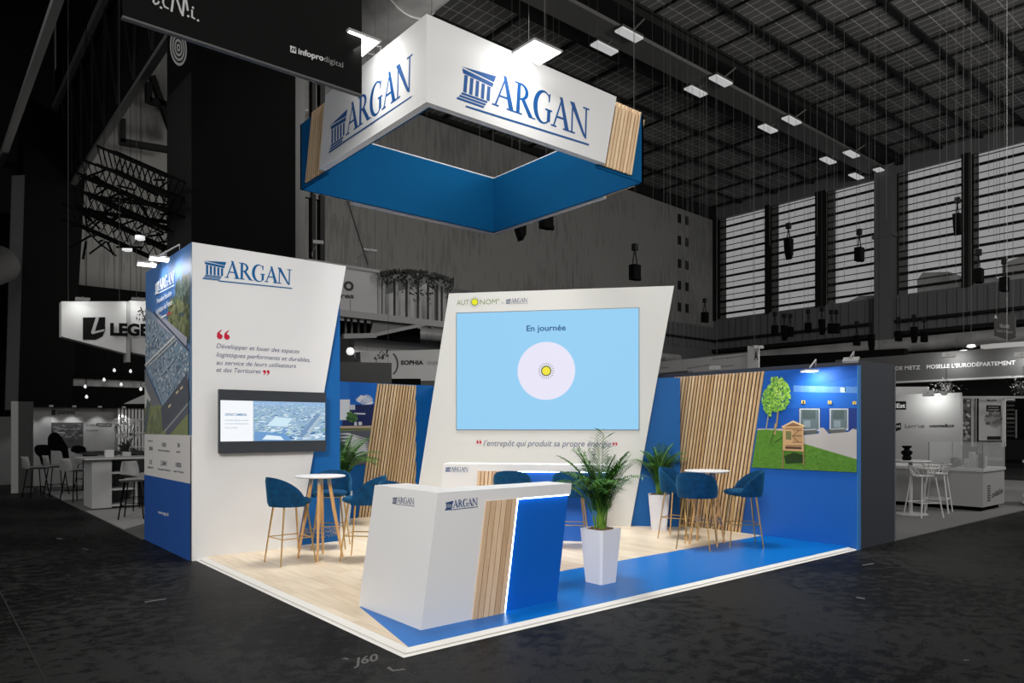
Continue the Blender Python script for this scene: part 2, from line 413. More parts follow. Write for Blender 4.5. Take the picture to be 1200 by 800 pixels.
HC, XW, YW = 17.53, 41.9, 26.14
def ceil_mat(name, base, line, sx, sy, w, ox=0, oy=0):
    m = bpy.data.materials.new(name); m.use_nodes = True; N = m.node_tree.nodes; L = m.node_tree.links
    b = N['Principled BSDF']; b.inputs['Roughness'].default_value = .8
    tc = N.new('ShaderNodeTexCoord'); sp = N.new('ShaderNodeSeparateXYZ'); L.new(tc.outputs['Object'], sp.inputs[0])
    outs = []
    for ax, s, o in (('X', sx, ox), ('Y', sy, oy)):
        a = N.new('ShaderNodeMath'); a.operation = 'ADD'; a.inputs[1].default_value = 101.5-o if ax == 'X' else 101.0-o; L.new(sp.outputs[ax], a.inputs[0])
        md = N.new('ShaderNodeMath'); md.operation = 'MODULO'; md.inputs[1].default_value = s; L.new(a.outputs[0], md.inputs[0])
        lt = N.new('ShaderNodeMath'); lt.operation = 'LESS_THAN'; lt.inputs[1].default_value = w; L.new(md.outputs[0], lt.inputs[0]); outs.append(lt)
    mx = N.new('ShaderNodeMath'); mx.operation = 'MAXIMUM'; L.new(outs[0].outputs[0], mx.inputs[0]); L.new(outs[1].outputs[0], mx.inputs[1])
    nz = N.new('ShaderNodeTexNoise'); nz.inputs['Scale'].default_value = .5; L.new(tc.outputs['Object'], nz.inputs['Vector'])
    cr = N.new('ShaderNodeValToRGB'); cr.color_ramp.elements[0].color = (*[v*.7 for v in lin(base)], 1); cr.color_ramp.elements[1].color = (*[v*1.25 for v in lin(base)], 1)
    cr.color_ramp.elements[0].position = .35; cr.color_ramp.elements[1].position = .65; L.new(nz.outputs[0], cr.inputs[0])
    mm = N.new('ShaderNodeMix'); mm.data_type = 'RGBA'; mm.inputs[7].default_value = (*lin(line), 1)
    L.new(mx.outputs[0], mm.inputs[0]); L.new(cr.outputs[0], mm.inputs[6]); L.new(mm.outputs[2], b.inputs['Base Color'])
    return m
CM = ceil_mat('ceiling_lattice', (92, 92, 92), (176, 176, 176), 2.03/5, 2.02/3, .035, 41.3-1e-3, 9.1)
struct('ceiling', MB().box((-12, -14, HC), (42.2, 26.4, HC+.3)), CM)
bm_ = MB()
for y in [9.1-2.02*k for k in range(0, 11)]+[11.1, 13.1]: bm_.box((-12, y-.08, HC-.12), (XW, y+.08, HC-.001))
for k in range(28): bm_.box((41.3-2.03*k-.035, -14, HC-.08), (41.3-2.03*k+.035, 13, HC-.002))
for y in (16.0, 18.6, 21.2, 23.8): bm_.box((-12, y-.07, HC-.12), (XW, y+.07, HC-.001))
for k in range(20): bm_.box((41.3-2.9*k-.07, 16, HC-.11), (41.3-2.9*k+.07, 26, HC-.002))
struct('trim_1', bm_, DARK2)
bb = MB().box((-12, 13.1, HC-.02), (XW, 16, HC-.4)); struct('trim_2', bb, DARK2)
struct('trim_3', MB().box((-12, 13.95, HC-.55), (XW, 15.05, HC-.38)), mat('ceiling_channel', (88, 88, 88), .6))
# concrete end wall with board marks, and its bands
def conc_mat():
    m = CONC; N = m.node_tree.nodes; L = m.node_tree.links; b = N['Principled BSDF']
    tc = N.new('ShaderNodeTexCoord'); mp = N.new('ShaderNodeMapping'); mp.inputs['Scale'].default_value = (1, 1, .12)
    n1 = N.new('ShaderNodeTexNoise'); n1.inputs['Scale'].default_value = 6; n1.inputs['Detail'].default_value = 8
    n2 = N.new('ShaderNodeTexNoise'); n2.inputs['Scale'].default_value = .22; n2.inputs['Detail'].default_value = 6
    L.new(tc.outputs['Object'], mp.inputs[0]); L.new(mp.outputs[0], n1.inputs[0]); L.new(tc.outputs['Object'], n2.inputs[0])
    ad = N.new('ShaderNodeMath'); ad.operation = 'ADD'; L.new(n1.outputs[0], ad.inputs[0]); L.new(n2.outputs[0], ad.inputs[1])
    cr = N.new('ShaderNodeValToRGB'); c = lin((112, 112, 110)); E = cr.color_ramp.elements
    E[0].position = .75; E[0].color = (*[v*.82 for v in c], 1); E[1].position = 1.0; E[1].color = (*[v*1.22 for v in c], 1)
    e = E.new(.85); L.new(ad.outputs[0], cr.inputs[0]); e.position = .9; e.color = (*c, 1); L.new(cr.outputs[0], b.inputs['Base Color'])
conc_mat()
struct('wall_back', MB().box((-12, YW, 0), (XW+.3, YW+.3, HC)), CONC)
struct('trim_4', MB().extr([(8, YW-.02, 17.9), (8, YW-.02, 17.6), (42, YW-.02, 16.7), (42, YW-.02, 17.5), (42, YW-.02, 17.9)], (0, -.25, 0)), DARK2)
w = MB()
for cx, cz in [(37.9, 14.6), (38.75, 14.6), (37.9, 13.0), (38.75, 13.0)]+[(x, z) for x in (37.9, 38.75) for z in (11.5, 10.0, 16.1)]: w.box((cx-.18, YW-.03, cz-.3), (cx+.18, YW, cz+.3))
tag(w.build('window_1', DARK2), kind='structure')
# corrugated lower walls
def corrug(mb, a, b, z0, z1, pitch=.5, dep=.08, axis='y', out=-1):
    n = int((b-a[1])/pitch) if axis == 'y' else int((b-a[0])/pitch)
    for k in range(n):
        t = (a[1] if axis == 'y' else a[0])+k*pitch
        if axis == 'y': mb.box((a[0], t, z0), (a[0]+out*dep, t+pitch*.55, z1))
        else: mb.box((t, a[1], z0), (t+pitch*.55, a[1]+out*dep, z1))
struct('wall_back_base', MB().box((6, YW-.12, 0), (XW, YW-.01, 8.9)), CORR)
cg = MB(); corrug(cg, (28, YW-.12), XW, 7.3, 8.9, axis='x'); corrug(cg, (XW, -6), YW, 7.3, 9.4, axis='y'); struct('trim_5', cg, CORR)
struct('trim_6', MB().box((28, YW-.35, 7.85), (XW, YW-.12, 7.98)).box((XW-.4, -6, 7.85), (XW-.1, YW, 8.0)).box((XW-.4, -6, 7.05), (XW-.1, YW, 7.3)), DARK2)
# window wall: sill, lintel, mullions, column, louvres
struct('wall_right', MB().box((XW, -8, 0), (XW+.3, YW, 9.5)).box((XW, -8, 16.68), (XW+.3, YW, HC)), CORR)
struct('wall_right_low', MB().box((XW-.08, -8, 0), (XW-.01, YW, 7.05)), DARK2)
mu = [(25.75, 26.14), (21.7, 22.0), (17.8, 18.45), (9.6, 10.05), (5.3, 5.8)]
mm_ = MB()
for a, b in mu: mm_.box((XW-.1, a, 9.4), (XW+.3, b, 16.8))
struct('trim_7', mm_, DARK2)
struct('trim_8', MB().box((XW-.7, 13.5, 6.3), (XW+.3, 14.5, HC)).box((XW-.75, 13.4, 12.9), (XW-.1, 14.6, 13.15)), mat('column_grey', (88, 88, 90), .7))
bays = [(22.0, 25.75), (18.45, 21.7), (14.5, 17.8), (10.05, 13.5), (5.8, 9.6)]
for k, (a, b) in enumerate(bays):
    g = MB(); n = 8
    for i in range(n):
        z = 9.85+i*.885
        g.box((XW+.04, a, z-.075), (XW+.1, b, z+.075))
        g.box((XW+.06, a, z+.40), (XW+.09, b, z+.45))
    g.box((XW+.05, a, 9.5), (XW+.2, a+.06, 16.7)); g.box((XW+.05, b-.06, 9.5), (XW+.2, b, 16.7))
    wf = g.build('window_%d' % (k+2), DARK2); tag(wf, kind='structure')
    gl = MB().box((XW+.22, a, 9.5), (XW+.24, b, 16.68)); gg = gl.build('pane', mat('frosted_glazing', (225, 225, 225), .5, emit=(150, 150, 152), es=.0, alpha=.12), wf)
    jm = MB().box((XW+.2, b-.55 if k in (0, 1, 2, 3) else b-.3, 9.5), (XW+.215, b-.06, 16.68)); jm.build('side_panel', mat('side_glazing_dark', (92, 92, 92), .6), wf)
# roofs and trees outside the windows
ob = MB()
for (a, b, z) in ((14.6, 18.2, 10.3), (11.7, 13.5, 11.2), (5, 9.0, 11.4), (9.5, 11.4, 10.6)):
    ob.extr([(XW+3, a, 8), (XW+3, b, 8), (XW+3, b, z-.4), (XW+3, (a+b)/2+.6, z), (XW+3, a, z-.2)], (3, 0, 0))
tag(ob.build('distant_roofs', mat('hazy_grey_roofs', (140, 140, 140), .9)), 'hazy grey rooftops seen through the foot of the louvred windows', 'building')

# ceiling lamps in two rows
LP = [(18.5, 13.87), (24.4, 13.75), (30.6, 13.87), (37.25, 14.0), (41.2, 14.1), (18.5, 15.16), (24.4, 15.05), (30.6, 15.15), (37.2, 15.3), (41.0, 15.45)]
t0 = None
for i, (x, y) in enumerate(LP):
    if t0 is None:
        t0 = thing('hall_lamp', (x, y, HC-.75), 'x', 'ceiling lamp', 'rectangular lamps along the dark ceiling channel')
        MB().box((x-.6, y-.2, HC-.73), (x+.6, y+.2, HC-.66)).build('lens', LAMPD, t0)
        MB().box((x-.62, y-.22, HC-.66), (x+.62, y+.22, HC-.58)).build('housing', STEEL, t0)
        MB().bar((x, y-.2, HC-.6), (x, y-.75, HC-.4), .05).build('bracket', STEELL, t0)
        o = t0
    else: o = dup(t0, (x, y, HC-.75))
    rw = 'outer' if i < 5 else 'inner'; k = i % 5
    o['label'] = ['lit rectangular lamp in the %s row, nearest the camera', 'lit rectangular lamp in the %s row, second from the camera end', 'lit rectangular lamp in the middle of the %s row', 'lit rectangular lamp in the %s row, second from the window wall', 'lit rectangular lamp in the %s row, closest to the window wall'][k] % (rw+' ceiling')

# hanging hoists
HO = [(609, 262, 21, 'dark drooping bag hoist under the ring sign, left of a squarer one', 1), (640, 256, 20, 'square dark hoist just below the ring sign edge', 0),
      (744, 318, 24, 'dark hoist against the concrete wall above the tall white screen wall', 0), (924, 289, 28, 'long dark hoist in front of the second louvred window', 1), (1007, 297, 27, 'square dark hoist in front of the third louvred window', 0),
      (1122, 260, 27, 'slim dark hoist near the mullion right of the grey column', 1), (1147, 322, 26, 'dark hoist hanging over the sill of the rightmost window', 0), (1177, 332, 26, 'small dark hoist furthest right, over the corrugated wall', 0),
      (826, 371, 36, 'small dark hoist low on the concrete wall beside the corner', 0), (908, 386, 38, 'hoist', 0), (919, 388, 38, 'hoist', 1), (926, 388, 38, 'hoist', 0), (947, 383, 38, 'hoist', 0), (963, 381, 37, 'hoist', 1), (974, 384, 37, 'hoist', 0), (980, 384, 37, 'hoist', 0),
      (1053, 393, 36, 'hoist', 0), (1071, 390, 36, 'hoist', 1), (1083, 394, 36, 'hoist', 0), (1004, 398, 36, 'hoist', 0), (1021, 399, 36, 'hoist', 1)]
for i, (px, py, d, lb, sh) in enumerate(HO):
    p = AT(px, py, d); small = lb == 'hoist'
    t = thing('chain_hoist', p, 'small dark hoist low before the corrugated wall, %s' % {9: 'leftmost of the row', 10: 'second from the left', 11: 'third from the left', 12: 'fourth from the left', 13: 'fifth from the left', 14: 'sixth from the left', 15: 'seventh, last before the grey column', 16: 'first right of the grey column', 17: 'second right of the grey column', 18: 'rightmost of the row', 19: 'lowest, left of the grey column foot', 20: 'lowest, close to the grey column foot'}[i] if small else lb, 'hoist', 'small hoists in front of the corrugated wall' if small else 'larger hoists hanging in the hall')
    s = .17 if not small else .16
    if sh: MB().extr([p+Vector((-s, -.12, .3)), p+Vector((s, -.12, .3)), p+Vector((s*.9, -.12, -.3)), p+Vector((s*.2, -.12, -.5)), p+Vector((-s*.6, -.12, -.2))], (0, .24, 0)).build('chain_bag', BLK, t)
    else: MB().box(p+Vector((-s, -.12, -.28)), p+Vector((s, .12, .22))).box(p+Vector((s, -.05, -.28)), p+Vector((s+.1, .05, -.16))).build('motor_body', BLK, t)
    MB().bar(p+Vector((-s*.7, 0, .25)), p+Vector((0, 0, .75)), .03).bar(p+Vector((s*.7, 0, .25)), p+Vector((0, 0, .75)), .03).box(p+Vector((-.08, -.08, .7)), p+Vector((.08, .08, .92))).build('hook', DARK2, t)
    MB().tube([p+Vector((0, 0, .9)), (p.x, p.y, HC)], .007, 4).build('chain', CABLE, t)
# free-hanging cables
cb = None
R2 = random.Random(3)
CL = [(px+R2.uniform(-4, 4), R2.uniform(230, 395), R2.uniform(17, 34)) for px in range(768, 1200, 9)]+[(px, R2.uniform(150, 205), 18) for px in (620, 655, 690)]+[(805, 330, 20), (812, 350, 22), (820, 360, 25), (830, 340, 24), (778, 250, 22), (786, 270, 24)]
CL += [(x, R2.uniform(290, 338), 21) for x in (562, 600, 640, 652, 700, 725)]
for i, (px, py, d) in enumerate(CL):
    p = AT(px, py, d)
    if p.x > XW-.8 or p.y > YW-.6: continue
    c = MB().tube([p, (p.x+R2.uniform(-.25, .25) if i % 6 == 0 else p.x, p.y, HC)], .006 if d > 24 else .0045, 4).build('hanging_cable', CABLE)
    wh = ('beside the ring sign' if px < 750 else 'in front of the concrete end wall' if px < 838 else 'in front of the leftmost louvred window' if px < 900 else 'in front of the second louvred window' if px < 962 else 'in front of the third louvred window' if px < 1030 else 'near the tall grey column and the window right of it' if px < 1130 else 'in front of the rightmost louvred window')
    tag(c, 'thin grey ceiling cable ' + wh, 'cable', 'thin cables hanging ' + wh)
t = MB(); P0 = ONY(407, 235, 14); P1 = ONY(431, 310, 14); t.tube([P0, P1], .02, 5)
tag(t.build('slanting_cable', BLACK), 'black cable slanting down behind the ring sign towards the grey sign', 'cable')

# duct overhead, duct along the window wall
du = MB(); du.tube([(7.8, y, 13.95) for y in (3, 8, 13, 18, 25.9)], .95, 28)
for y in (5, 7.5, 10, 12.5, 15, 17.5, 20, 22.5): du.tube([(7.8, y-.04, 13.95), (7.8, y+.04, 13.95)], .975, 28)
tag(du.build('air_duct', DUCT, smooth=True), 'large round metal air duct running under the ceiling behind the ring sign', 'duct')
d2 = MB(); d2.tube([(39.5, y, 6.25) for y in (-8, 5, 15, 25.5)], .42, 16); tag(d2.build('wall_duct', DUCT, smooth=True), 'long pale metal duct along the foot of the window wall, upper run', 'duct')
d2 = MB(); d2.tube([(38.6, y, 5.35) for y in (-8, 5, 15, 25.5)], .3, 16); tag(d2.build('wall_duct', DUCT, smooth=True), 'slimmer pale metal duct below the upper run along the window wall', 'duct')
d2 = MB(); d2.tube([(x, 24.3, 5.0) for x in (9, 20, 36)], .3, 16).tube([(x, 24.8, 6.2) for x in (9, 20, 36)], .3, 16); tag(d2.build('end_wall_duct', DUCT, smooth=True), 'pair of metal ducts low along the concrete end wall behind the balcony sign', 'duct')
d2 = MB(); a = AT(-60, 330, 19); b = AT(0, 309, 21.5); d2.tube([a, b], .55, 20); tag(d2.build('side_duct', STEEL, smooth=True), 'round metal duct at the left edge beside the dark slanting pillar', 'duct')

# dark steel on the left
g = thing('roof_girder', (1.35, 6, 9.6), 'deep dark steel roof girder with lattice bracing at upper left', 'girder')
MB().box((1.26, 2, 9.65), (1.31, 26, HC-.05)).build('web', BLK, g)
MB().box((1.2, 2, 9.55), (1.36, 26, 9.66)).build('bottom_flange', STEEL, g)
c = MB(); c.tube([(1.1, 2, 12.6), (1.1, 26, 12.75)], .16, 8); c.build('chord', STEEL, g)
br = MB()
for k in range(14):
    y = 3+k*1.7; br.bar((1.1, y, 12.6), (1.24, y+.85, 9.8), .06); br.bar((1.24, y+.85, 9.8), (1.1, y+1.7, 12.6), .05); br.bar((1.1, y, 12.6), (1.24, y+.85, 14.6), .05)
br.build('bracing', DARK2, g)
tag(MB().bar((-.5, 2, 10.15), (-.5, 25, 10.4), .17).build('cable_tray', STEELL), 'pale grey straight beam crossing the dark upper left corner', 'beam')
cr_ = MB()
for k in range(9): cr_.box((-6, 6+k*2.1, 15.2), (-1.2, 7.7+k*2.1, 15.3))
for k in range(9):
    for j in range(9): cr_.box((-6, 6.1+k*2.1+j*.17, 15.14), (-1.2, 6.17+k*2.1+j*.17, 15.2))
tag(cr_.build('roof_sheeting', mat('dull_roof_panels', (66, 66, 66), .8)), 'dull grey ribbed roof panels in the top left corner', 'roof panel')
struct('wall_left', MB().box((-12, 25.2, 0), (1.2, 25.4, 9)), BLK)
struct('wall_left_high', MB().box((-9, 24.6, 8.8), (1.0, 24.8, HC)), DARK2)
# braces before the concrete wall
bz = MB()
for a, b in (((140, 166), (200, 176)), ((175, 118), (202, 125)), ((143, 140), (143, 168)), ((174, 98), (174, 120)), ((178, 90), (203, 160))):
    bz.bar(ONY(*a, 25.2), ONY(*b, 25.2), .3, .2)
tag(bz.build('wall_bracing', DARK2), 'dark steel bracing bars in front of the lit concrete wall at upper left', 'bracing')
# clad column and slanting pillar
cc = thing('clad_column', (3.1, 13, 0), 'huge dark square-clad column rising behind the white display tower', 'column')
MB().box((1.95, 12, 0), (4.3, 13.95, HC-.2)).build('cladding', DARK, cc)
MB().box((4.3, 12.2, 0), (4.34, 13.8, HC-.3)).box((1.94, 11.985, 5.0), (4.3, 12, 5.03)).box((1.925, 12, 5.1), (1.95, 13.9, 5.13)).build('joint_strip', DARK2, cc)
MB().box((1.93, 12.02, 0), (1.95, 13.93, HC-.2)).build('side_sheet', mat('side_sheet_grey', (34, 34, 34), .9, spec=.1), cc)
sf = thing('column_steel_frame', (4.9, 12.6, 0), 'dark upright steel profiles standing right of the clad column', 'frame')
MB().box((4.46, 12.4, 0), (4.72, 12.6, HC-.3)).build('post', STEEL, sf); MB().box((4.9, 12.4, 0), (5.0, 12.6, HC-.3)).build('post', DARK2, sf); MB().box((5.12, 12.4, 0), (5.24, 12.6, HC-.3)).build('post', DARK2, sf)
MB().box((4.72, 12.45, 7.4), (5.2, 12.55, 7.55)).box((4.72, 12.45, 3), (5.2, 12.55, 3.1)).build('rung', STEEL, sf)
vp = thing('slanting_pillar', (.6, 22.8, 0), 'broad dark pillar with slanting sides behind the small exhibition stand', 'column')
a = [ONY(28, 205, 22.5), ONY(100, 205, 22.5), ONY(84, 480, 22.5), ONY(20, 480, 22.5)]
top = [ONY(30, 110, 22.5), ONY(105, 160, 22.5)]
MB().extr([top[0], top[1], a[1], a[2], a[3], a[0]], (0, 2, 0)).build('concrete_core', DARK, vp)
MB().extr([a[0]+Vector((-.28, .3, 0)), a[0]+Vector((.02, -.02, 0)), a[3]+Vector((.02, -.02, 0)), a[3]+Vector((-.28, .3, 0))], (0, .2, 0)).build('edge_strip', STEEL, vp)
# tangle of lighting trusses
def truss(mb, a, b, w=.3, n=10):
    a, b = Vector(a), Vector(b); d = (b-a).normalized(); u = Vector((0, 0, 1)); s = d.cross(u).normalized()*w/2; uu = u*w/2
    cs = [s+uu, s-uu, -s-uu, -s+uu]
    for c in cs: mb.tube([a+c, b+c], .03, 5)
    for i in range(n):
        p, q_ = a+(b-a)*i/n, a+(b-a)*(i+1)/n
        for k in range(4): mb.tube([p+cs[k], q_+cs[(k+1) % 4]], .015, 4, cap=False)
for i, (a, b, lb) in enumerate((((125, 185), (206, 222), 'topmost dark lattice truss of the hanging cluster'), ((105, 200), (206, 240), 'second dark lattice truss from the top of the hanging cluster'), ((100, 215), (204, 262), 'third dark lattice truss down in the hanging cluster'),
        ((95, 232), (200, 285), 'middle lower dark lattice truss of the hanging cluster'), ((82, 250), (196, 300), 'lowest dark lattice truss of the hanging cluster'), ((112, 240), (205, 252), 'flattest dark lattice truss crossing the hanging cluster'))):
    m_ = MB(); truss(m_, AT(*a, 16.5+i*.8), AT(*b, 15+i*.8), .42, 12)
    tag(m_.build('lighting_truss', BLK), lb, 'truss', 'lattice trusses hanging at left')
R3 = random.Random(5); tg = MB()
for k in range(60):
    p = AT(R3.uniform(95, 200), R3.uniform(205, 290), R3.uniform(16, 20)); tg.tube([p, p+Vector((R3.uniform(-.5, .5), R3.uniform(-.5, .5), R3.uniform(-.45, .45)))], .025, 4)
tag(tg.build('cable_tangle', BLK), 'tangle of black cables and clamps among the hanging trusses', 'cables', kind='stuff')
# two round work lamps in the truss
for px, py, lb in ((164, 279, 'round pale spotlight below the truss cluster, upper of the two'), (149, 292, 'round pale spotlight below the truss cluster, lower of the two')):
    p = AT(px, py, 17); t = thing('spotlight', p, lb, 'spotlight', 'round spotlights under the truss cluster')
    MB().lathe([(.05, .0), (.11, .02), (.11, .1)], p-Vector((0, 0, .05)), 14).build('lens', BULB, t); MB().bar(p+Vector((0, 0, .05)), p+Vector((.35, .1, .25)), .03).build('arm', STEEL, t)

# ================================================================== THE BLACK HALL BANNERS
b1 = thing('hall_banner', (0, 3.09, 5.57), 'large black hanging hall sign at top left with pale lettering', 'hanging sign')
MB().box((-1.2, 3.09, 5.585), (1.31, 3.13, 9.2)).build('panel', mat('black_sign_cloth', (15, 15, 15), .9, spec=.1), b1)
MB().box((-1.21, 3.08, 5.565), (1.31, 3.14, 5.585)).build('edge_profile', mat('sign_profile', (84, 84, 84), .4), b1)
pl = Plane((0, 3.09, 0), (1, 0, 0))
D = Decal(pl)
c_ = (176, 176, 176)
def stroke(D, pts, w, col):
    for (a, b) in zip(pts[:-1], pts[1:]):
        A, B = Vector(D.pl.px(*a)), Vector(D.pl.px(*b)); d = (B-A).normalized()*1; n = Vector((-d.y, d.x))*w/2
        D.poly([tuple(A-n-d*w*.3), tuple(B-n+d*w*.3), tuple(B+n+d*w*.3), tuple(A+n-d*w*.3)], col); D.h += .00002
stroke(D, [(182, -4), (179.5, 2), (182, 5), (185, 4), (186, 2)], .016, c_)
stroke(D, [(192, -4), (191, 3), (193, 8), (197, 10)], .016, c_)
stroke(D, [(201, 13), (203, -2), (206, -5), (212, 14), (214, 18), (216, -4), (217, -5), (220, 12)], .02, c_)
stroke(D, [(225, 12), (225, 20), (228, 22)], .016, c_)
for a in ((188.5, 9), (220.5, 19), (232, 24), (226, 9)): u, v = pl.px(*a); D.disc(u, v, .012, c_, 10)
D.layer()
D.tpx('infopro', (349.5, 63), (379, 71.5), 7, (190, 190, 190), bold=.03); D.tpx('digital', (379.5, 71.6), (402, 79.5), 7, (130, 130, 130), bold=0)
D.ppx([(340, 53.5), (347, 55.5), (347, 63), (340, 61)], (190, 190, 190)); D.layer(); stroke(D, [(341.5, 60), (343, 56), (345, 60), (346, 56)], .012, (40, 40, 40))
D.build('lettering', b1)
for x in (-1.15, 1.25): MB().tube([(x, 3.11, 9.2), (x, 3.11, HC)], .01, 5).build('suspension_wire', CABLE, b1)
b2 = thing('round_logo_banner', (1.3, 9.6, 7.9), 'black hanging banner with pale concentric rings beside the clad column', 'hanging sign')
S = [ONY(197, 30, 10.4), ONY(227, 30, 10.4), ONY(227, 80, 10.4), ONY(197, 113, 10.4)]
MB().extr(S, (0, .08, 0)).build('panel', BLK, b2)
pl = Plane((0, 10.4, 0), (1, 0, 0)); D = Decal(pl, .004)
u, v = pl.px(209, 56)
for r, c in ((.155, 150), (.132, 8), (.115, 150), (.092, 8), (.075, 150), (.052, 8), (.035, 150), (.014, 8)): D.disc(u, v, r, (c, c, c), 28, ry=r*2.25); D.layer(.0008)
D.build('ring_logo', b2)

# ================================================================== THE STAND
Z0 = .04
sp = thing('stand_platform', (3.6, 3.6, 0), 'low raised platform of pale wood and glossy blue vinyl with a white edge ramp', 'platform')
def wood_floor():
    m = bpy.data.materials.new('pale_oak_planks'); m.use_nodes = True; N = m.node_tree.nodes; L = m.node_tree.links; b = N['Principled BSDF']
    tc = N.new('ShaderNodeTexCoord'); mp = N.new('ShaderNodeMapping'); mp.inputs['Rotation'].default_value = (0, 0, PI/2)
    L.new(tc.outputs['Object'], mp.inputs[0])
    br = N.new('ShaderNodeTexBrick'); br.inputs['Scale'].default_value = 1; br.inputs['Brick Width'].default_value = 1.3; br.inputs['Row Height'].default_value = .19
    br.inputs['Mortar Size'].default_value = .0015; br.inputs['Color1'].default_value = (*lin((236, 222, 200)), 1); br.inputs['Color2'].default_value = (*lin((222, 204, 178)), 1); br.inputs['Mortar'].default_value = (*lin((196, 176, 148)), 1)
    L.new(mp.outputs[0], br.inputs['Vector'])
    m2 = N.new('ShaderNodeMapping'); m2.inputs['Scale'].default_value = (9, .8, 1); L.new(tc.outputs['Object'], m2.inputs[0])
    nz = N.new('ShaderNodeTexNoise'); nz.inputs['Scale'].default_value = 2; nz.inputs['Detail'].default_value = 6; L.new(m2.outputs[0], nz.inputs[0])
    cr = N.new('ShaderNodeValToRGB'); cr.color_ramp.elements[0].color = (.78, .76, .72, 1); cr.color_ramp.elements[1].color = (1, 1, 1, 1); cr.color_ramp.elements[0].position = .3; cr.color_ramp.elements[1].position = .65
    L.new(nz.outputs[0], cr.inputs[0])
    mx = N.new('ShaderNodeMix'); mx.data_type = 'RGBA'; mx.blend_type = 'MULTIPLY'; mx.inputs[0].default_value = .8
    L.new(br.outputs[0], mx.inputs[6]); L.new(cr.outputs[0], mx.inputs[7]); L.new(mx.outputs[2], b.inputs['Base Color']); b.inputs['Roughness'].default_value = .38
    return m
MB().extr([(.1, .1, .005), (.105, 5.0, .005), (.1, 7.3, .005), (7.2, 7.3, .005), (7.2, 1.42, .005), (.395, 1.42, .005)], (0, 0, Z0-.005)).build('wood_floor', wood_floor(), sp)
MB().extr([(.1, .1, .005), (.395, 1.42, .005), (7.2, 1.42, .005), (7.2, .1, .005)], (0, 0, Z0-.005)).build('blue_floor', mat('glossy_blue_vinyl', (0, 108, 192), .34, spec=.22), sp)
rm = MB()
def ramp(a, b, ia, ib):
    rm.add([(*a, .003), (*b, .003), (*ib, Z0), (*ia, Z0), (*ib, .003), (*ia, .003)], [(0, 1, 2, 3), (3, 2, 4, 5), (0, 3, 5), (1, 4, 2), (0, 5, 4, 1)])
ramp((0, 0), (7.2, 0), (.11, .11), (7.12, .11)); ramp((0, 5.0), (0, 0), (.11, 4.95), (.11, .11))
rm.build('edge_ramp', mat('white_edge_ramp', (222, 220, 216), .5), sp)
MB().bar((.035, 0.03, .019), (.035, 4.9, .019), .012, .006).bar((.03, .035, .019), (7.1, .035, .019), .012, .006).build('ramp_groove', mat('ramp_groove_grey', (214, 212, 208), .5), sp)

# ---- display tower
tw = thing('display_tower', (1, 6, Z0), 'four metre white and blue display tower with logo, quotation and aerial photograph side', 'display wall')
MB().box((0, 5.04, .003), (2.0, 7.28, 4.0)).build('blue_body', BLUE, tw)
MB().extr([(-.05, 4.96, .003), (1.315, 4.96, .003), (2.055, 4.96, 4.0), (-.05, 4.96, 4.0)], (0, .08, 0)).build('white_face', WHITE, tw)
MB().box((-.05, 5.04, .003), (0, 7.28, 4.0)).build('side_face', mat('side_print_base', (200, 200, 200), .5), tw)
pl = Plane((0, 4.96, 0), (1, 0, 0)); D = Decal(pl)
argan_quad(D, (238, 322.5), (342, 333.8), (238, 301.5), (342.6, 316), (20, 92, 148)); D.build('logo', tw); D = Decal(pl)
RED = (190, 38, 62); SLATE = (82, 92, 122)
quotes(D, .285, 2.845, .036, RED)
for t, a, b in (('Développer et louer des espaces', (253.5, 407.5), (351, 414)), ('logistiques performants et durables,', (253.5, 417.5), (363.5, 424)), ('au service de leurs utilisateurs', (253.5, 427), (347, 431)), ('et des Territoires', (253.5, 435.5), (305.5, 437.5))):
    D.tpx(t, a, b, 5.6, SLATE, bold=.002, shear=.28)
quotes(D, .865, 2.425, .02, RED, close=True)
D.build('quotation', tw)
# side print
ps = Plane((-.05, 0, 0), (0, -1, 0))
y0, y1 = -7.28, -5.0
D = Decal(ps, .002, clip=[(y0, .003), (y1+.03, .003), (y1+.03, 4.0), (y0, 4.0)])
D.rect(y0, 1.58, y1+.05, 4, (104, 132, 168)); D.layer()
D.rect(y0, 3.3, y1+.05, 4, (88, 118, 164)); D.layer()
D.ppx([(171, 300), (223, 280), (223, 335), (204, 352), (192, 372), (181, 366), (171, 356)], (76, 118, 176)); D.layer()
D.ppx([(223, 318), (213, 330), (206, 345), (200, 352), (196, 372), (223, 404)], (66, 92, 96)); D.layer()   # woods
R4 = random.Random(11)
def blob(D, px, py, r, col, n=7, sx=1):
    u, v = D.pl.px(px, py); k = R4.uniform(0, 6)
    D.poly([(u+r*sx*R4.uniform(.7, 1.2)*math.cos(k+2*PI*i/n), v+r*R4.uniform(.7, 1.2)*math.sin(k+2*PI*i/n)) for i in range(n)], col); D.h += .00001
for k in range(170):
    y = R4.uniform(326, 396); x = R4.uniform(max(198, 214-(y-320)*.4), 222)
    g_ = R4.uniform(.7, 1.25); c = (88, 104, 98) if y < 352 else (106, 112, 82)
    if y < x*.72+236: blob(D, x, y, R4.uniform(.03, .09), tuple(int(v*g_) for v in c))
D.ppx([(171, 362), (181, 368), (222, 409), (222, 446), (206, 460), (191, 475), (171, 428)], (138, 156, 174)); D.layer()  # roofs
D.ppx([(207, 396), (222, 408), (222, 445), (204, 418), (198, 406)], (126, 150, 170)); D.layer()
for k in range(900):
    x = R4.uniform(171, 222); y = R4.uniform(368, 470)
    if y > 366+(x-180)*1.0+8 and y < 470-(x-190)*.9 and y < 428+(x-171)*2.2: blob(D, x, y, R4.uniform(.015, .032), R4.choice([(170, 184, 196), (212, 218, 222), (116, 130, 146), (104, 122, 142)]), 4)
D.layer()
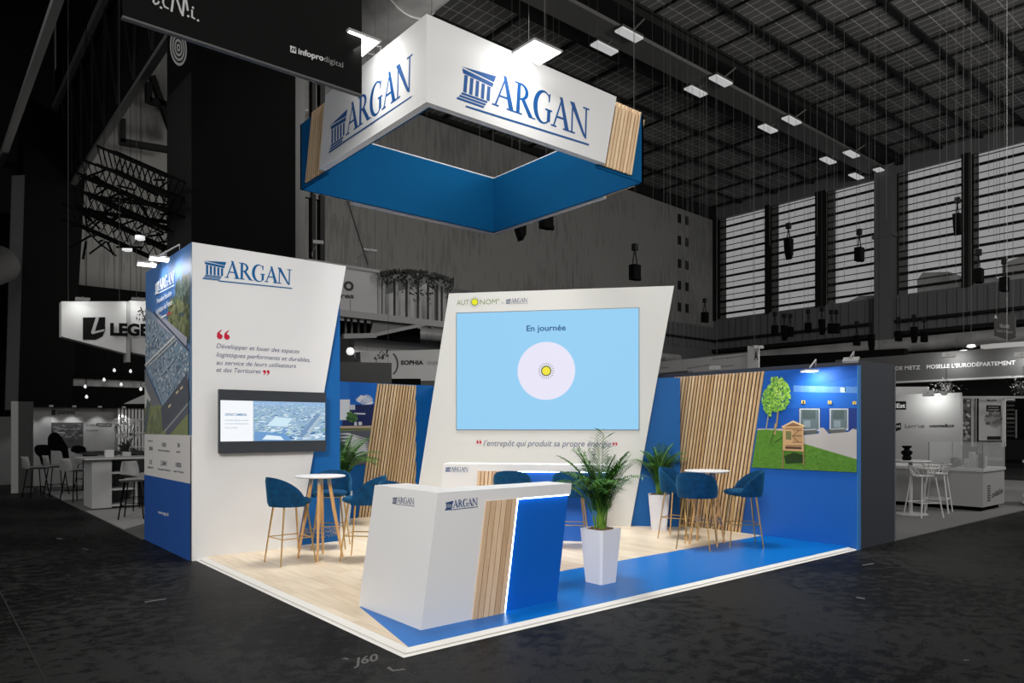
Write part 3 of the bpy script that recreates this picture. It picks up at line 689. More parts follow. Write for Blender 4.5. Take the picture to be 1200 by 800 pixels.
def ln(D, a, b, w, col):
    A, B = Vector(D.pl.px(*a)), Vector(D.pl.px(*b)); d = (B-A).normalized(); n = Vector((-d.y, d.x))*w/2
    D.poly([tuple(A-n), tuple(B-n), tuple(B+n), tuple(A+n)], col); D.layer(.0003)
ln(D, (186, 372), (220, 402), .14, (168, 170, 184)); ln(D, (181, 366), (222, 410), .03, (70, 82, 104))
ln(D, (171, 428), (206, 394), .035, (206, 210, 208)); ln(D, (174, 430), (208, 397), .02, (196, 200, 196)); ln(D, (171, 412), (190, 386), .02, (160, 176, 190)); ln(D, (190, 440), (206, 420), .03, (160, 176, 190))
ln(D, (176, 428), (192, 474), .06, (140, 160, 178)); ln(D, (191, 474), (222, 442), .06, (136, 160, 182))
D.ppx([(171, 432), (191, 476), (222, 444), (222, 510), (171, 510)], (118, 122, 128)); D.layer()
D.ppx([(171, 450), (179, 476), (190, 474), (196, 494), (222, 458), (222, 512), (168, 512)], (134, 142, 104)); D.layer()
D.ppx([(171, 478), (171, 452), (178, 468), (174, 476)], (196, 198, 196)); D.layer()
ln(D, (191, 492), (222, 452), .34, (92, 96, 106)); ln(D, (196, 507), (222, 476), .16, (100, 104, 116)); ln(D, (194, 506), (222, 473), .02, (170, 174, 170)); ln(D, (171, 506), (176, 470), .2, (98, 108, 108))
for a in ((208, 461), (199, 477), (213, 456)): ln(D, a, (a[0]+3, a[1]-3), .03, (220, 200, 160))
for k in range(26): blob(D, R4.uniform(175, 190), R4.uniform(478, 508), R4.uniform(.04, .09), R4.choice([(112, 124, 96), (124, 134, 98), (116, 122, 104)]))
D.layer()
D.rect(y0, .97, y1+.05, 1.58, (210, 208, 206)); D.layer(); D.rect(y0, 0, y1+.05, .975, (40, 84, 158)); D.layer()
argan_quad(D, (183.5, 343), (206, 331), (183.5, 331), (206, 317), (235, 240, 245)); D.layer()
for t, a, b, h in (('Première Foncière', (186, 356), (203, 346), 6), ('logistique de France', (185, 368), (204, 356.5), 6.5)): D.tpx(t, a, b, h, (236, 238, 240), bold=.01)
ln(D, (191, 372), (197, 369), .02, (240, 240, 240)); ln(D, (197.5, 369), (203, 366), .02, (200, 60, 80))
TX = (92, 96, 110)
for t, a, b, h in (('Depuis', (175.5, 517), (181, 517), 1.6), ('2000', (176.5, 527), (181, 527.5), 4.5), ('100', (192, 523), (196.5, 523.5), 5), ('immeubles', (187.5, 528), (201, 529.5), 2.4), ('30', (210, 523.5), (212.8, 524), 5), ('pers.', (209, 530), (214, 530), 2.5),
                   ('23', (177, 543), (180, 543), 4.5), ('départ.', (175, 548), (182, 548.5), 2.4), ('3,5 Md €', (190.5, 544.5), (197.5, 545.5), 5.5), ('de patrimoine', (187, 550), (201.5, 552), 2.4), ('100%', (208, 546.5), (214.5, 547.5), 5.5), ('taux d’occup.', (205.5, 552.5), (217.5, 554), 2.4), ('www.argan.fr', (187.5, 601), (200, 604.5), 4)):
    D.tpx(t, a, b, h, (226, 228, 232) if 'www' in t else TX, bold=.012)
D.build('aerial_photo_print', tw)
# ---- flood lamps (arm + head)
def flood(name, head, foot, size, tgt, power, label, group, face=None, col=LAMPE):
    t = thing(name, head, label, 'floodlight', group); h = Vector(head); d = (Vector(face or tgt)-h).normalized()
    rot = d.to_track_quat('-Z', 'Y').to_matrix()
    def P(x, y, z): return h+rot@Vector((x, y, z))
    a, b = size
    m = MB(); m.add([P(-a, -b, 0), P(a, -b, 0), P(a, b, 0), P(-a, b, 0), P(-a, -b, .022), P(a, -b, .022), P(a, b, .022), P(-a, b, .022)], [(0, 1, 2, 3)[::-1], (4, 5, 6, 7), (0, 1, 5, 4), (1, 2, 6, 5), (2, 3, 7, 6), (3, 0, 4, 7)]); m.build('housing', LAMPH, t)
    m = MB(); m.add([P(-a*.93, -b*.93, -.004), P(a*.93, -b*.93, -.004), P(a*.93, b*.93, -.004), P(-a*.93, b*.93, -.004)], [(3, 2, 1, 0)]); m.build('lens', col, t)
    MB().tube([P(0, 0, .05), Vector(foot)+Vector((0, 0, .12)), Vector(foot)], .012, 6).build('arm', LAMPH, t)
    if power:
        l = area('floodlight_beam', P(0, 0, -.02), tgt, a*2, power, (1, 1, .97), sy=b*2); l.parent = t; l.location = l.location-h
    return t
flood('arm_floodlight', (-.28, 5.58, 3.86), (0, 5.7, 4.0), (.12, .10), (0.0, 5.4, 3.3), 4.5, 'bright white arm floodlight on the tower side, nearer the front edge', 'arm floodlights over the tower side', face=(-.30, 5.45, 0))
flood('arm_floodlight', (-.28, 6.22, 3.90), (0, 6.4, 4.0), (.12, .10), (0.0, 6.1, 3.3), 4.5, 'bright white arm floodlight on the tower side, further from the front edge', 'arm floodlights over the tower side', face=(-.30, 6.1, 0))
# ---- TV on the tower
tv = thing('wall_television', (.98, 4.9, 1.75), 'flat black wall television showing an aerial industrial view, on the white tower', 'television')
TX0, TX1, TZ0, TZ1 = .245, 1.705, 1.345, 2.165
MB().box((TX0, 4.87, TZ0), (TX1, 4.91, TZ1)).build('bezel', mat('tv_bezel', (52, 56, 62), .35), tv, bevel=.004)
MB().box((TX0+.18, 4.91, TZ0+.15), (TX1-.2, 4.96, TZ1-.1)).build('wall_mount', BLACK, tv)
pl = Plane((0, 4.87, 0), (1, 0, 0)); sx0, sx1, sz0, sz1 = TX0+.02, TX1-.015, 1.50, 2.025
D = Decal(pl, .001, clip=[(sx0, sz0), (sx1, sz0), (sx1, sz1), (sx0, sz1)])
D.rect(sx0, sz0, sx1, sz1, (150, 180, 206)); D.layer(.0004)
ix = .68
D.rect(ix, 1.96, sx1, sz1, (150, 184, 220)); D.layer(.0004)
for k in range(900):
    v = R4.uniform(0, 1); z = 2.01-.5*v**1.1; u = R4.uniform(ix, sx1); w_ = (.012+.045*v)*R4.uniform(.4, 1.5); h_ = w_*R4.uniform(.18, .4)
    c = R4.choice([(240, 248, 252), (224, 240, 250), (214, 232, 244), (150, 186, 214), (80, 136, 200), (100, 150, 190), (120, 170, 140), (196, 216, 230), (50, 96, 160)])
    D.poly([(u, z), (u+w_, z+h_*.3), (u+w_*1.2, z+h_), (u+w_*.2, z+h_*.8)], c); D.h += .0000015
D.layer(.0004)
D.poly([(.86, 1.70), (1.12, 1.69), (1.22, 1.80), (.98, 1.82)], (206, 232, 246)); D.layer(.0003)
D.poly([(1.28, 1.54), (1.36, 1.54), (1.62, 1.86), (1.56, 1.87)], (120, 150, 186)); D.layer(.0003); D.poly([(1.38, 1.54), (1.43, 1.54), (1.65, 1.84), (1.62, 1.86)], (170, 190, 206)); D.layer(.0003)
D.poly([(.7, 1.5), (1.2, 1.5), (1.12, 1.6), (.7, 1.63)], (110, 156, 206)); D.layer(.0003); D.poly([(.8, 1.52), (1.1, 1.51), (1.05, 1.56), (.86, 1.58)], (226, 240, 250)); D.layer(.0003)
D.rect(sx0, sz0, ix, sz1, (244, 247, 251)); D.layer(.0004)
D.text('CONTACT COMMERCIAL', (.32, 1.83), (.60, 1.83), .03, (70, 120, 170), bold=.03)
for z, t in ((1.765, 'immobilier logistique premium'), (1.72, 'location et développement'), (1.67, 'bureaux, entrepôts')): D.text(t, (.32, z), (.62 if z > 1.7 else .48, z), .016, (130, 160, 190), bold=.01)
D.build('screen', tv, SCREEN)

# ---- diagonal wall: blue 2.5 m wall with the tall white parallelogram in front
DU = Vector((.642, -.767, 0)).normalized(); dO = CAM+FW*12.25
dw = thing('screen_wall', (dO.x, dO.y, Z0), 'tall white slanted centre wall carrying the big blue screen, on a lower blue wall', 'display wall')
pd = Plane((dO.x, dO.y, 0), DU)
BR_ = pd.px(739, 616); BLp = pd.px(484, 607)
face = [(BLp[0], Z0), (BR_[0], Z0), (2.699, 4.0), (-1.111, 4.0)]
MB().extr([pd.P(u, v, -.08) for u, v in face], pd.N*.08).build('white_face', GREYW, dw)
MB().extr([pd.P(u, v, -.30) for u, v in ((-1.0, Z0), (2.80, Z0), (2.80, 2.5), (-1.0, 2.5))], pd.N*.2).build('blue_wall', BLUE, dw)
MB().extr([pd.P(-.9, Z0, -.35), pd.P(-.9, 2.5, -.35), pd.P(-.9, 2.5, -.35)+Vector((.35, 1.55, 0)), pd.P(-.9, Z0, -.35)+Vector((.35, 1.55, 0))], (.05, 0, 0)).build('side_wall', BLUE, dw)
MB().extr([pd.P(0.4, 2.5, -.45), pd.P(.9, 2.5, -.45), pd.P(.9, 3.9, -.45), pd.P(.4, 3.9, -.45)], pd.N*.3).build('rear_strut', BLACK, dw)
D = Decal(pd, .002)
GR = (92, 122, 40)
D.tpx('AUT', (535.3, 357.5), (549.5, 357), 6.3, GR, bold=-.008); D.tpx('NOM', (562.8, 356.8), (582, 356.2), 6.3, GR, bold=-.008); D.tpx('®', (582.5, 352), (585.5, 352), 2.2, GR, bold=0)
su, sv = pd.px(556.3, 353.8); D.disc(su, sv, .062, GR, 24); D.layer(); D.disc(su, sv, .05, (222, 220, 36), 24)
def rays(D, u, v, r0, r1, n, w, col):
    for k in range(n):
        a = 2*PI*k/n; c, s = math.cos(a), math.sin(a); D.poly([(u+c*r0-s*w, v+s*r0+c*w), (u+c*r1-s*w*.4, v+s*r1+c*w*.4), (u+c*r1+s*w*.4, v+s*r1-c*w*.4), (u+c*r0+s*w, v+s*r0-c*w)], col)
rays(D, su, sv, .072, .1, 18, .004, GR)
D.tpx('by', (588, 355.5), (590.5, 355.4), 1.6, (110, 110, 130), bold=0)
argan_quad(D, (592.5, 355), (618.5, 354), (592.5, 350), (618.5, 349), (84, 94, 124)); D.layer()
q_u, q_v = pd.px(559.8, 518.2); quotes(D, q_u, q_v, .02, RED)
D.tpx('l’entrepôt qui produit sa propre énergie', (566.5, 522.3), (716, 523.2), 7.2, (96, 102, 128), bold=.002, shear=.28)
q_u, q_v = pd.px(719, 519.5); quotes(D, q_u, q_v, .018, RED, close=True)
D.rect(2.699-.02, 3.98, 2.69, 3.99, (200, 200, 200))
D.build('lettering', dw)
led = thing('led_screen', pd.P(.6, 2.6), 'large light blue LED screen reading En journée with a sun symbol', 'screen')
lc = [pd.px(*p) for p in ((535.5, 503), (748.5, 503), (748.5, 361.5), (535.5, 367))]
L0, L1, Z_0, Z_1 = lc[0][0], lc[1][0], 1.645, 3.648
MB().extr([pd.P(u, v, .001) for u, v in ((L0-.012, Z_0-.012), (L1+.012, Z_0-.012), (L1+.012, Z_1+.015), (L0-.012, Z_1+.015))], pd.N*.012).build('frame', mat('screen_frame', (110, 120, 128), .4), led)
D = Decal(pd, .0145); D.rect(L0, Z_0, L1, Z_1, (148, 206, 243)); D.layer()
D.h += .0005
for k in range(44): D.rect(L0, Z_0+k*(Z_1-Z_0)/44, L1, Z_0+k*(Z_1-Z_0)/44+.006, (148, 204, 240))
D.layer()
cu, cv = pd.px(640.2, 434.5); D.disc(cu, cv, .49, (230, 228, 246), 64); D.layer()
D.disc(cu, cv, .088, (78, 88, 40), 32); D.layer(); D.disc(cu, cv, .070, (240, 228, 60), 32); rays(D, cu, cv, .105, .142, 20, .006, (96, 104, 60))
D.tpx('En journée', (617.2, 388.2), (663.2, 387), 7, (44, 96, 140), bold=.022)
D.build('lit_picture', led, SCREEN)

# ---- right wall with mural and slats
rw = thing('right_partition', (7.2, 3, Z0), 'blue right partition wall with warehouse photograph and dark end', 'partition wall')
MB().box((7.18, .0, .003), (7.26, 7.3, 2.53)).build('blue_wall', BLUER, rw)
pr = Plane((7.18, 0, 0), (0, -1, 0))
mz0 = 1.065
mur = [(-1.80, mz0), (0.0, mz0), (0.0, 2.53), (-1.38, 2.53)]
mur = [(-1.60, mz0), (0.0, mz0), (0.0, 2.53), (-1.35, 2.53)]
D = Decal(pr, .002, clip=mur)
D.poly(mur, (34, 90, 178)); D.layer()
D.ppx([(880, 470), (1012, 440), (1012, 478), (880, 478)], (40, 100, 188)); D.layer()
D.ppx([(930, 451.5), (1012, 454), (1012, 460.5), (930, 459)], (96, 138, 196)); D.layer()
for x in (931, 941, 956, 966, 976, 990, 1000): D.ppx([(x, 452.5), (x+8, 452.9), (x+8, 459), (x, 458.7)], (86, 134, 196))
D.ppx([(985, 453.6), (991, 453.8), (991, 459.6), (985, 459.4)], (190, 226, 220)); D.layer()
D.ppx([(936, 478), (1012, 478), (1012, 504), (936, 504)], (42, 62, 128)); D.layer()
D.ppx([(962, 478), (972, 478), (972, 503), (962, 503)], (34, 84, 170)); D.layer()
# dock doors
for (a, b, t, bt) in ((937, 961, 478.5, 509), (972.5, 994.5, 478.5, 508), (1006, 1016, 478.5, 506)):
    D.ppx([(a, t), (b, t), (b, bt-4), (a, bt-4)], (190, 196, 204)); D.layer()
    D.ppx([(a+1.5, t+1.4), (b-1.3, t+1.4), (b-1.3, bt-6), (a+1.5, bt-6)], (104, 118, 122)); D.layer()
    D.ppx([(a+3.5, t+1.4), (b-5, t+1.4), (b-5, t+12), (a+3.5, t+12)], (84, 98, 98)); D.layer()
    D.ppx([(a+5, t+14), (a+13, t+14), (a+13, t+22), (a+5, t+22)], (138, 154, 160)); D.layer()
    D.ppx([(a-4, bt-5), (b-3, bt-6), (b-3, bt-1), (a+2, bt)], (96, 100, 96)); D.layer()
    D.ppx([(a+2, bt-6), (b-4, bt-7), (b-4, bt-5.5), (a+2, bt-4.5)], (170, 174, 178)); D.layer()
for n_, x, y in (('1', 942, 471), ('2', 973, 471.5), ('3', 1002, 472)):
    D.ppx([(x-2.2, y-2), (x+2.2, y-2), (x+2.2, y+1.8), (x-2.2, y+1.8)], (226, 196, 92)); D.layer(); D.tpx(n_, (x-.8, y+1.5), (x+.9, y+1.5), 3, (60, 50, 40)); D.layer()
# ground
D.ppx([(880, 502), (925, 502), (940, 510), (960, 508), (962, 501), (966, 501), (972, 508), (995, 506), (1000, 502), (1012, 506), (1012, 541), (880, 520)], (188, 182, 176)); D.layer()
D.ppx([(880, 504), (900, 503), (920, 505), (944, 520), (1012, 540), (1012, 560), (870, 560)], (92, 140, 52)); D.layer()
for k in range(700):
    x = R4.uniform(878, 1009); y = R4.uniform(506, 556)
    if y > 509+max(0, (x-918)*.40): blob(D, x, y, R4.uniform(.006, .018), R4.choice([(88, 136, 50), (98, 146, 56), (84, 128, 48), (106, 150, 64)]), 6, 1.6)
D.layer()
D.ppx([(920, 534), (931, 530), (943, 533), (942, 542), (922, 543)], (44, 66, 34)); D.layer()
# tree
ln(D, (911, 500), (913, 480), .028, (150, 132, 104)); ln(D, (899, 502), (902, 484), .02, (160, 150, 120)); ln(D, (910, 496), (909, 509), .03, (176, 150, 104))
ln(D, (903, 520), (909, 503), .018, (84, 110, 50)); ln(D, (909, 518), (918, 512), .018, (66, 100, 44))
for k in range(900):
    a = R4.uniform(0, 2*PI); r = math.sqrt(R4.uniform(0, 1)); x = 911+r*16.5*math.cos(a); y = 465+r*20.5*math.sin(a)-(3 if x > 905 else -4)
    lt = R4.uniform(0, 1)+(0.15 if (x > 908 and y < 466) else -.05)
    blob(D, x, y, R4.uniform(.007, .02), (112, 168, 66) if lt < .5 else ((150, 200, 84) if lt < .9 else (184, 222, 110)) if lt > .2 else (78, 130, 52), 6)
D.layer()
# insect hotel
WD = (206, 166, 120)
ln(D, (919.5, 520), (918.8, 549), .02, (150, 120, 86)); ln(D, (943, 520), (943.2, 545), .02, (150, 120, 86))
D.ppx([(919, 499.5), (943, 499), (943.5, 529), (919, 527.5)], WD); D.layer()
D.ppx([(917.5, 499.5), (931, 492.5), (945, 498.5), (944, 500), (931, 494.8), (918.5, 501)], (226, 196, 150)); D.layer()
D.ppx([(921, 499.5), (931, 495), (941, 499)], (140, 104, 76)); D.layer()
D.ppx([(922.5, 505), (929, 505), (929, 515), (922.5, 514.5)], (122, 122, 80)); D.layer()
for y in (501.5, 503.5, 510, 517.5, 521.5): D.ppx([(930.5 if 503 < y < 518 else 922, y), (941.5, y), (941.5, y+.8), (930.5 if 503 < y < 518 else 922, y+.8)], (120, 84, 58))
D.ppx([(922, 523), (941, 523.5), (941, 526), (922, 525.5)], (90, 66, 52)); ln(D, (930, 511), (937, 517), .008, (96, 66, 48)); ln(D, (930, 511), (938, 504), .008, (96, 66, 48))
for k in range(5): ln(D, (932+k*2, 505), (932+k*2, 517), .006, (150, 112, 78))
D.layer(); D.build('warehouse_photo_print', rw)
mb = MB(); slats(mb, Plane((7.18, 0, 0), (0, -1, 0)), [(-3.056, Z0), (-1.79, Z0), (-1.376, 2.53), (-3.056, 2.53)], .0625, .038, .163, .022); o = mb.build('wood_slats', SLAT, rw)
MB().extr([(7.18, 3.04, Z0), (7.18, 1.80, Z0), (7.18, 1.40, 2.515), (7.18, 3.04, 2.515)], (-.006, 0, 0)).build('slat_backing', BACKB, rw)
st = thing('storage_cabin', (7.8, 3.5, 0), 'dark anthracite side of the storage cabin closing the right end of the stand', 'partition wall')
MB().box((7.262, 0.0, .003), (8.364, 7.3, 2.60)).build('cladding', NAVY, st)
MB().box((8.364, -.012, .003), (8.385, 7.3, 2.57)).build('edge_profile', mat('edge_profile_grey', (96, 100, 104), .4), st)
MB().box((7.17, -.012, .003), (7.262, -.001, 2.53)).build('blue_edge', mat('bright_blue_edge', (58, 128, 196), .4), st)
flood('arm_floodlight', (6.95, .56, 2.47), (7.2, .6, 2.53), (.10, .09), (7.18, .45, 2.0), 8, 'bright arm floodlight lighting the warehouse photograph', 'arm floodlights on the right partition', face=(6.9, .5, 0))
flood('arm_floodlight', (6.95, -.02, 2.58), (7.2, .06, 2.6), (.1, .05), (7.3, .05, 2.1), 0, 'dim arm lamp at the outer corner of the right partition', 'arm floodlights on the right partition', col=BULB)

# ---- back wall with mural and slats
bw = thing('back_partition', (4, 7.3, Z0), 'blue back partition wall with building photograph and slanted wood slats', 'partition wall')
MB().box((2.0, 7.3, .003), (7.2, 7.38, 2.5)).build('blue_wall', BLUE, bw)
pb = Plane((0, 7.3, 0), (1, 0, 0))
bc = [(2.4, 1.0), (3.68, 1.0), (3.9, 2.5), (2.4, 2.5)]
D = Decal(pb, .002, clip=bc); D.poly(bc, (30, 104, 196)); D.layer()
D.rect(2.4, 2.0, 3.3, 2.5, (40, 116, 204)); D.layer()
for k in range(26): blob(D, R4.gauss(428, 4), 467+abs(R4.gauss(0, 2.2)), R4.uniform(.03, .08), R4.choice([(196, 204, 222), (226, 228, 236), (168, 184, 214)]), 8, 1.6)
D.layer()
D.ppx([(409, 474), (445, 474), (445, 499), (401, 499), (401, 486), (409, 486)], (36, 46, 92)); D.layer()
D.ppx([(396, 468), (410, 467.8), (409, 492), (396, 492)], (226, 230, 236)); D.layer(); D.ppx([(409, 474), (416, 474), (416, 480), (409, 480)], (206, 212, 220)); D.layer()
D.ppx([(415, 483.5), (428, 484), (428, 485.5), (415, 485.3)], (210, 216, 226)); D.ppx([(415, 494), (418, 494), (418, 498.5), (415, 498.5)], (214, 218, 226)); D.ppx([(420, 494), (424, 494), (424, 498), (420, 498)], (226, 228, 232)); D.layer()
for k in range(40): blob(D, R4.gauss(413, 2.4), R4.gauss(489, 2.4), R4.uniform(.02, .05), R4.choice([(70, 112, 62), (90, 132, 74), (50, 90, 52)]))
D.layer(); D.ppx([(396, 499), (445, 498.5), (445, 502), (396, 503)], (186, 168, 146)); D.ppx([(396, 502), (445, 501.5), (445, 505), (396, 506)], (120, 134, 88)); D.layer()
D.ppx([(396, 505), (445, 504), (445, 548), (396, 548)], (92, 96, 108)); D.layer()
for k in range(8): D.ppx([(396, 508+k*4.2), (408+k*3, 507+k*3.2), (433, 515+k*2.2), (408, 509.5+k*3.9)], (206, 210, 216)); D.layer(.0003)
D.ppx([(396, 518), (408, 522), (400, 548), (396, 548)], (78, 86, 92)); D.layer()
D.build('building_photo_print', bw)
mb = MB(); slats(mb, pb, [(3.48, Z0), (4.70, Z0), (4.70, 2.49), (3.87, 2.49)], .0625, .038, .159, .022); mb.build('wood_slats', SLAT, bw)
MB().extr([(3.50, 7.3, Z0), (4.69, 7.3, Z0), (4.69, 7.3, 2.48), (3.88, 7.3, 2.48)], (0, -.006, 0)).build('slat_backing', BACKB, bw)

# ---- counters
def counter(name, pl, u0, u1, front_h, lean, logo, label, side=None, cap=(1.14, 1.04), s0=.36, s1=.87, depth=.35, sidelen=1.05):
    """front face in plane pl from u0 to u1 (at the foot), leaning by `lean` over the height"""
    c = thing(name, pl.P((u0+u1)/2, Z0, -.2), label, 'counter'); H, Hc = cap
    k = lean/(H-Z0)
    def X(u, v): return u+k*(v-Z0)
    def slab(mb, ua, ub, va, vb, d0, d1): mb.extr([pl.P(X(ua, va), va, -d0), pl.P(X(ub, va), va, -d0), pl.P(X(ub, vb), vb, -d0), pl.P(X(ua, vb), vb, -d0)], -pl.N*(d1-d0)); return mb
    b = MB(); slab(b, u0, u0+s1, Z0, H, .001, depth); slab(b, u0+s1, u1, Hc, H, 0, depth)
    if side: slab(b, u0, u0+.35, Z0, H, depth, sidelen)
    b.build('body', WHITE, c)
    s = MB(); w = (s1-s0)
    slats(s, pl, [(X(u0+s0, Z0), Z0), (X(u0+s1, Z0), Z0), (X(u0+s1, Hc), Hc), (X(u0+s0, Hc), Hc)], w/6.0, w/6.0-.012, k, .012, .002); s.build('wood_planks', SLATC, c)
    gb_ = MB(); slab(gb_, u0+s0+.004, u0+s1-.014, Z0, Hc-.004, -.003, .0); gb_.build('plank_backing', mat('groove_brown', (120, 86, 60), .8), c)
    p = MB(); slab(p, u0+s1+.008, u1-.01, Z0, Hc-.01, .022, .06); p.build('blue_front', mat('counter_blue', (0, 92, 190), .35), c)
    LS = mat('led_strip', (255, 255, 255), .5, emit=(205, 230, 255), es=7)
    l = MB(); slab(l, u0+s1+.01, u1-.015, Hc-.012, Hc-.001, .004, .016); slab(l, u0+s1+.010, u0+s1+.019, Z0, Hc-.012, .004, .016); l.build('light_strip', LS, c)
    D = Decal(pl, .003); argan_at(D, *logo, (26, 66, 122)); D.build('logo', c)
    return c
pc = Plane((0, .41, 0), (1, 0, 0))
fc = counter('reception_counter', pc, .41, 1.95, 1.14, .165, (.645, 1.005, .985, 1.012, .062), 'white leaning reception counter in front with oak planks and glowing blue panel', side=True, s0=.51, s1=.87)
ls = Plane((.404, 0, 0), (0, -1, 0), Vector((.15, 0, 1)))
D = Decal(ls, .004); 
argan_quad(D, (460, 588.5), (486, 591), (460, 581.5), (486, 583.5), (96, 104, 130)); D.build('side_logo', fc)
pk = Plane(((CAM+FW*10.5).x, (CAM+FW*10.5).y, 0), DU)
bu0 = pk.px(513, 632)[0]
counter('rear_counter', pk, bu0, bu0+2.45, 1.14, .08, (bu0+.115, 1.035, bu0+.47, 1.035, .058), 'white rear counter with logo and light strip before the centre wall', s0=.54, s1=.88, depth=.4)

# ---- stools
def stool(loc, rz, label, group):
    t = thing('bar_stool', (0, 0, 0), label, 'bar stool', group)
    # seat faces +x; z from the floor
    sz = .74
    prof = [(.02, .0), (.17, .0), (.205, .012), (.222, .035), (.215, .058), (.18, .075), (.09, .082), (.0, .083)]
    m = MB().lathe(prof, (0.03, 0, sz-.035), 32); m.v = [(x*1.04, y*1.02, z) for x, y, z in m.v]; m.build('seat', VELVET, t, smooth=True)
    # wrapped shell back
    m = MB(); n, r = 40, 7; inn, out = [], []
    for i in range(n+1):
        a = math.radians(180-108+216*i/n); e = abs(i/n*2-1)
        top = .30*(max(0, 1-e**2.3))**.75
        for lay, rad in ((out, .262), (inn, .226)):
            row = []
            for j in range(r+1):
                tt = j/r; z = sz-.05+(top+.055)*tt; rr = rad+.035*tt*(1-e*.6)-(.012 if j == 0 else 0)
                if j == r: rr += -.010 if lay is out else .010
                row.append((rr*math.cos(a), rr*math.sin(a)*1.0, z-(.010 if j == r else 0)*0))
            lay.append(row)
    base = len(m.v); W_ = r+1
    for row in out: m.v += row
    for row in inn: m.v += row
    off = (n+1)*W_
    for i in range(n):
        for j in range(r):
            a = base+i*W_+j; m.f.append((a, a+W_, a+W_+1, a+1)); b = a+off; m.f.append((b, b+1, b+W_+1, b+W_))
        a = base+i*W_+r; m.f.append((a, a+W_, a+W_+off, a+off)); a = base+i*W_; m.f.append((a, a+off, a+off+W_, a+W_))
    for i in (0, n):
        for j in range(r): a = base+i*W_+j; m.f.append((a, a+1, a+1+off, a+off))
    m.build('backrest', VELVET, t, smooth=True)
    tops = [(-.0, 0)]
    for sx in (-1, 1):
        for sy in (-1, 1):
            MB().tube([(sx*.145, sy*.145, sz-.045), (sx*.225, sy*.225, 0)], [.0125, .008], 8).build('leg', BRASS, t)
    f = MB(); z = .31; k = .145+(.225-.145)*(sz-.045-z)/(sz-.045)
    P = [(k, k, z), (k, -k, z), (-k, -k, z), (-k, k, z)]
    for i in range(4): f.tube([P[i], P[(i+1) % 4]], .007, 6)
    f.build('footrest', BRASS, t)
    MB().tube([(.15, .15, sz-.04), (.15, -.15, sz-.04), (-.15, -.15, sz-.04), (-.15, .15, sz-.04), (.15, .15, sz-.04)], .008, 6).build('seat_frame', BRASS, t)
    return t
G1 = 'petrol blue velvet bar stools on the stand'
SP = [((.79, 3.93), 0.05, 'petrol velvet bar stool left of the left table, backrest to the white tower'),
      ((1.66, 4.62), math.radians(-125), 'petrol velvet bar stool behind the left table, against the blue tower base'),
      ((1.58, 3.56), math.radians(135), 'petrol velvet bar stool right of the left table, partly behind the front counter'),
      ((6.0, 2.1), math.radians(-75), 'petrol velvet bar stool beside the right wall plant, left of the right table'),
      ((5.46, 1.38), math.radians(22), 'petrol velvet bar stool nearest the camera at the right table, back turned'),
      ((6.13, 1.1), math.radians(135), 'petrol velvet bar stool right of the right table, on the blue vinyl')]
cen = pk.P(bu0+1.2, 0, .33); a0 = math.atan2(-pk.N.y, -pk.N.x)
s1_ = AT(601, 560, 10.12); s2_ = AT(670, 560, 9.95)
SP += [((s1_.x, s1_.y), a0, 'petrol velvet bar stool at the rear counter, left of the other, only its back visible'),
       ((s2_.x, s2_.y), a0, 'petrol velvet bar stool at the rear counter, half behind the front palm'),
       ((1.42, 2.32), math.radians(-60), 'petrol velvet bar stool behind the reception counter, only its top edge showing')]
st0 = stool(None, 0, SP[0][2], G1)
st0.location = (SP[0][0][0], SP[0][0][1], Z0); st0.rotation_euler = (0, 0, SP[0][1])
for (p, a, lb) in SP[1:]: dup(st0, (p[0], p[1], Z0), a, lb)

# ---- high tables
tb = thing('high_table', (0, 0, 0), 'round white high table at left with splayed wooden legs, between velvet stools', 'table', 'round white high tables')
MB().lathe([(.29, 0), (.308, .006), (.312, .014), (.308, .022), (.30, .025)], (0, 0, 1.012), 48).build('tabletop', WHITE, tb, smooth=True)
for k in range(4):
    a = PI/4+k*PI/2; c, s = math.cos(a), math.sin(a)
    lg = MB().tube([(c*.115, s*.115, .93), (c*.17, s*.17, .60), (c*.275, s*.275, 0)], [.021, .0235, .0125], 12).build('leg', BEECH, tb, smooth=True)
    MB().tube([(c*.105, s*.105, 1.012), (c*.116, s*.116, .925)], [.024, .024], 12).build('sleeve', GREYL, lg, smooth=True)
w = MB()
rr = []
for k in range(97):
    a = 2*PI*k/96; rr.append((.2*math.cos(a)*(1+.05*math.sin(24*a)), .2*math.sin(a)*(1+.05*math.sin(24*a)), .30+.018*math.cos(24*a)))
w.tube(rr, .004, 5); w.tube([(x*.93, y*.93, z+.05) for x, y, z in rr], .004, 5)
w.build('wire_brace', CHROME, tb)
tb.location = (1.2, 3.97, Z0); tb.rotation_euler = (0, 0, math.radians(13))
dup(tb, (5.86, 1.5, Z0), math.radians(20), 'round white high table at right before the wood slats')

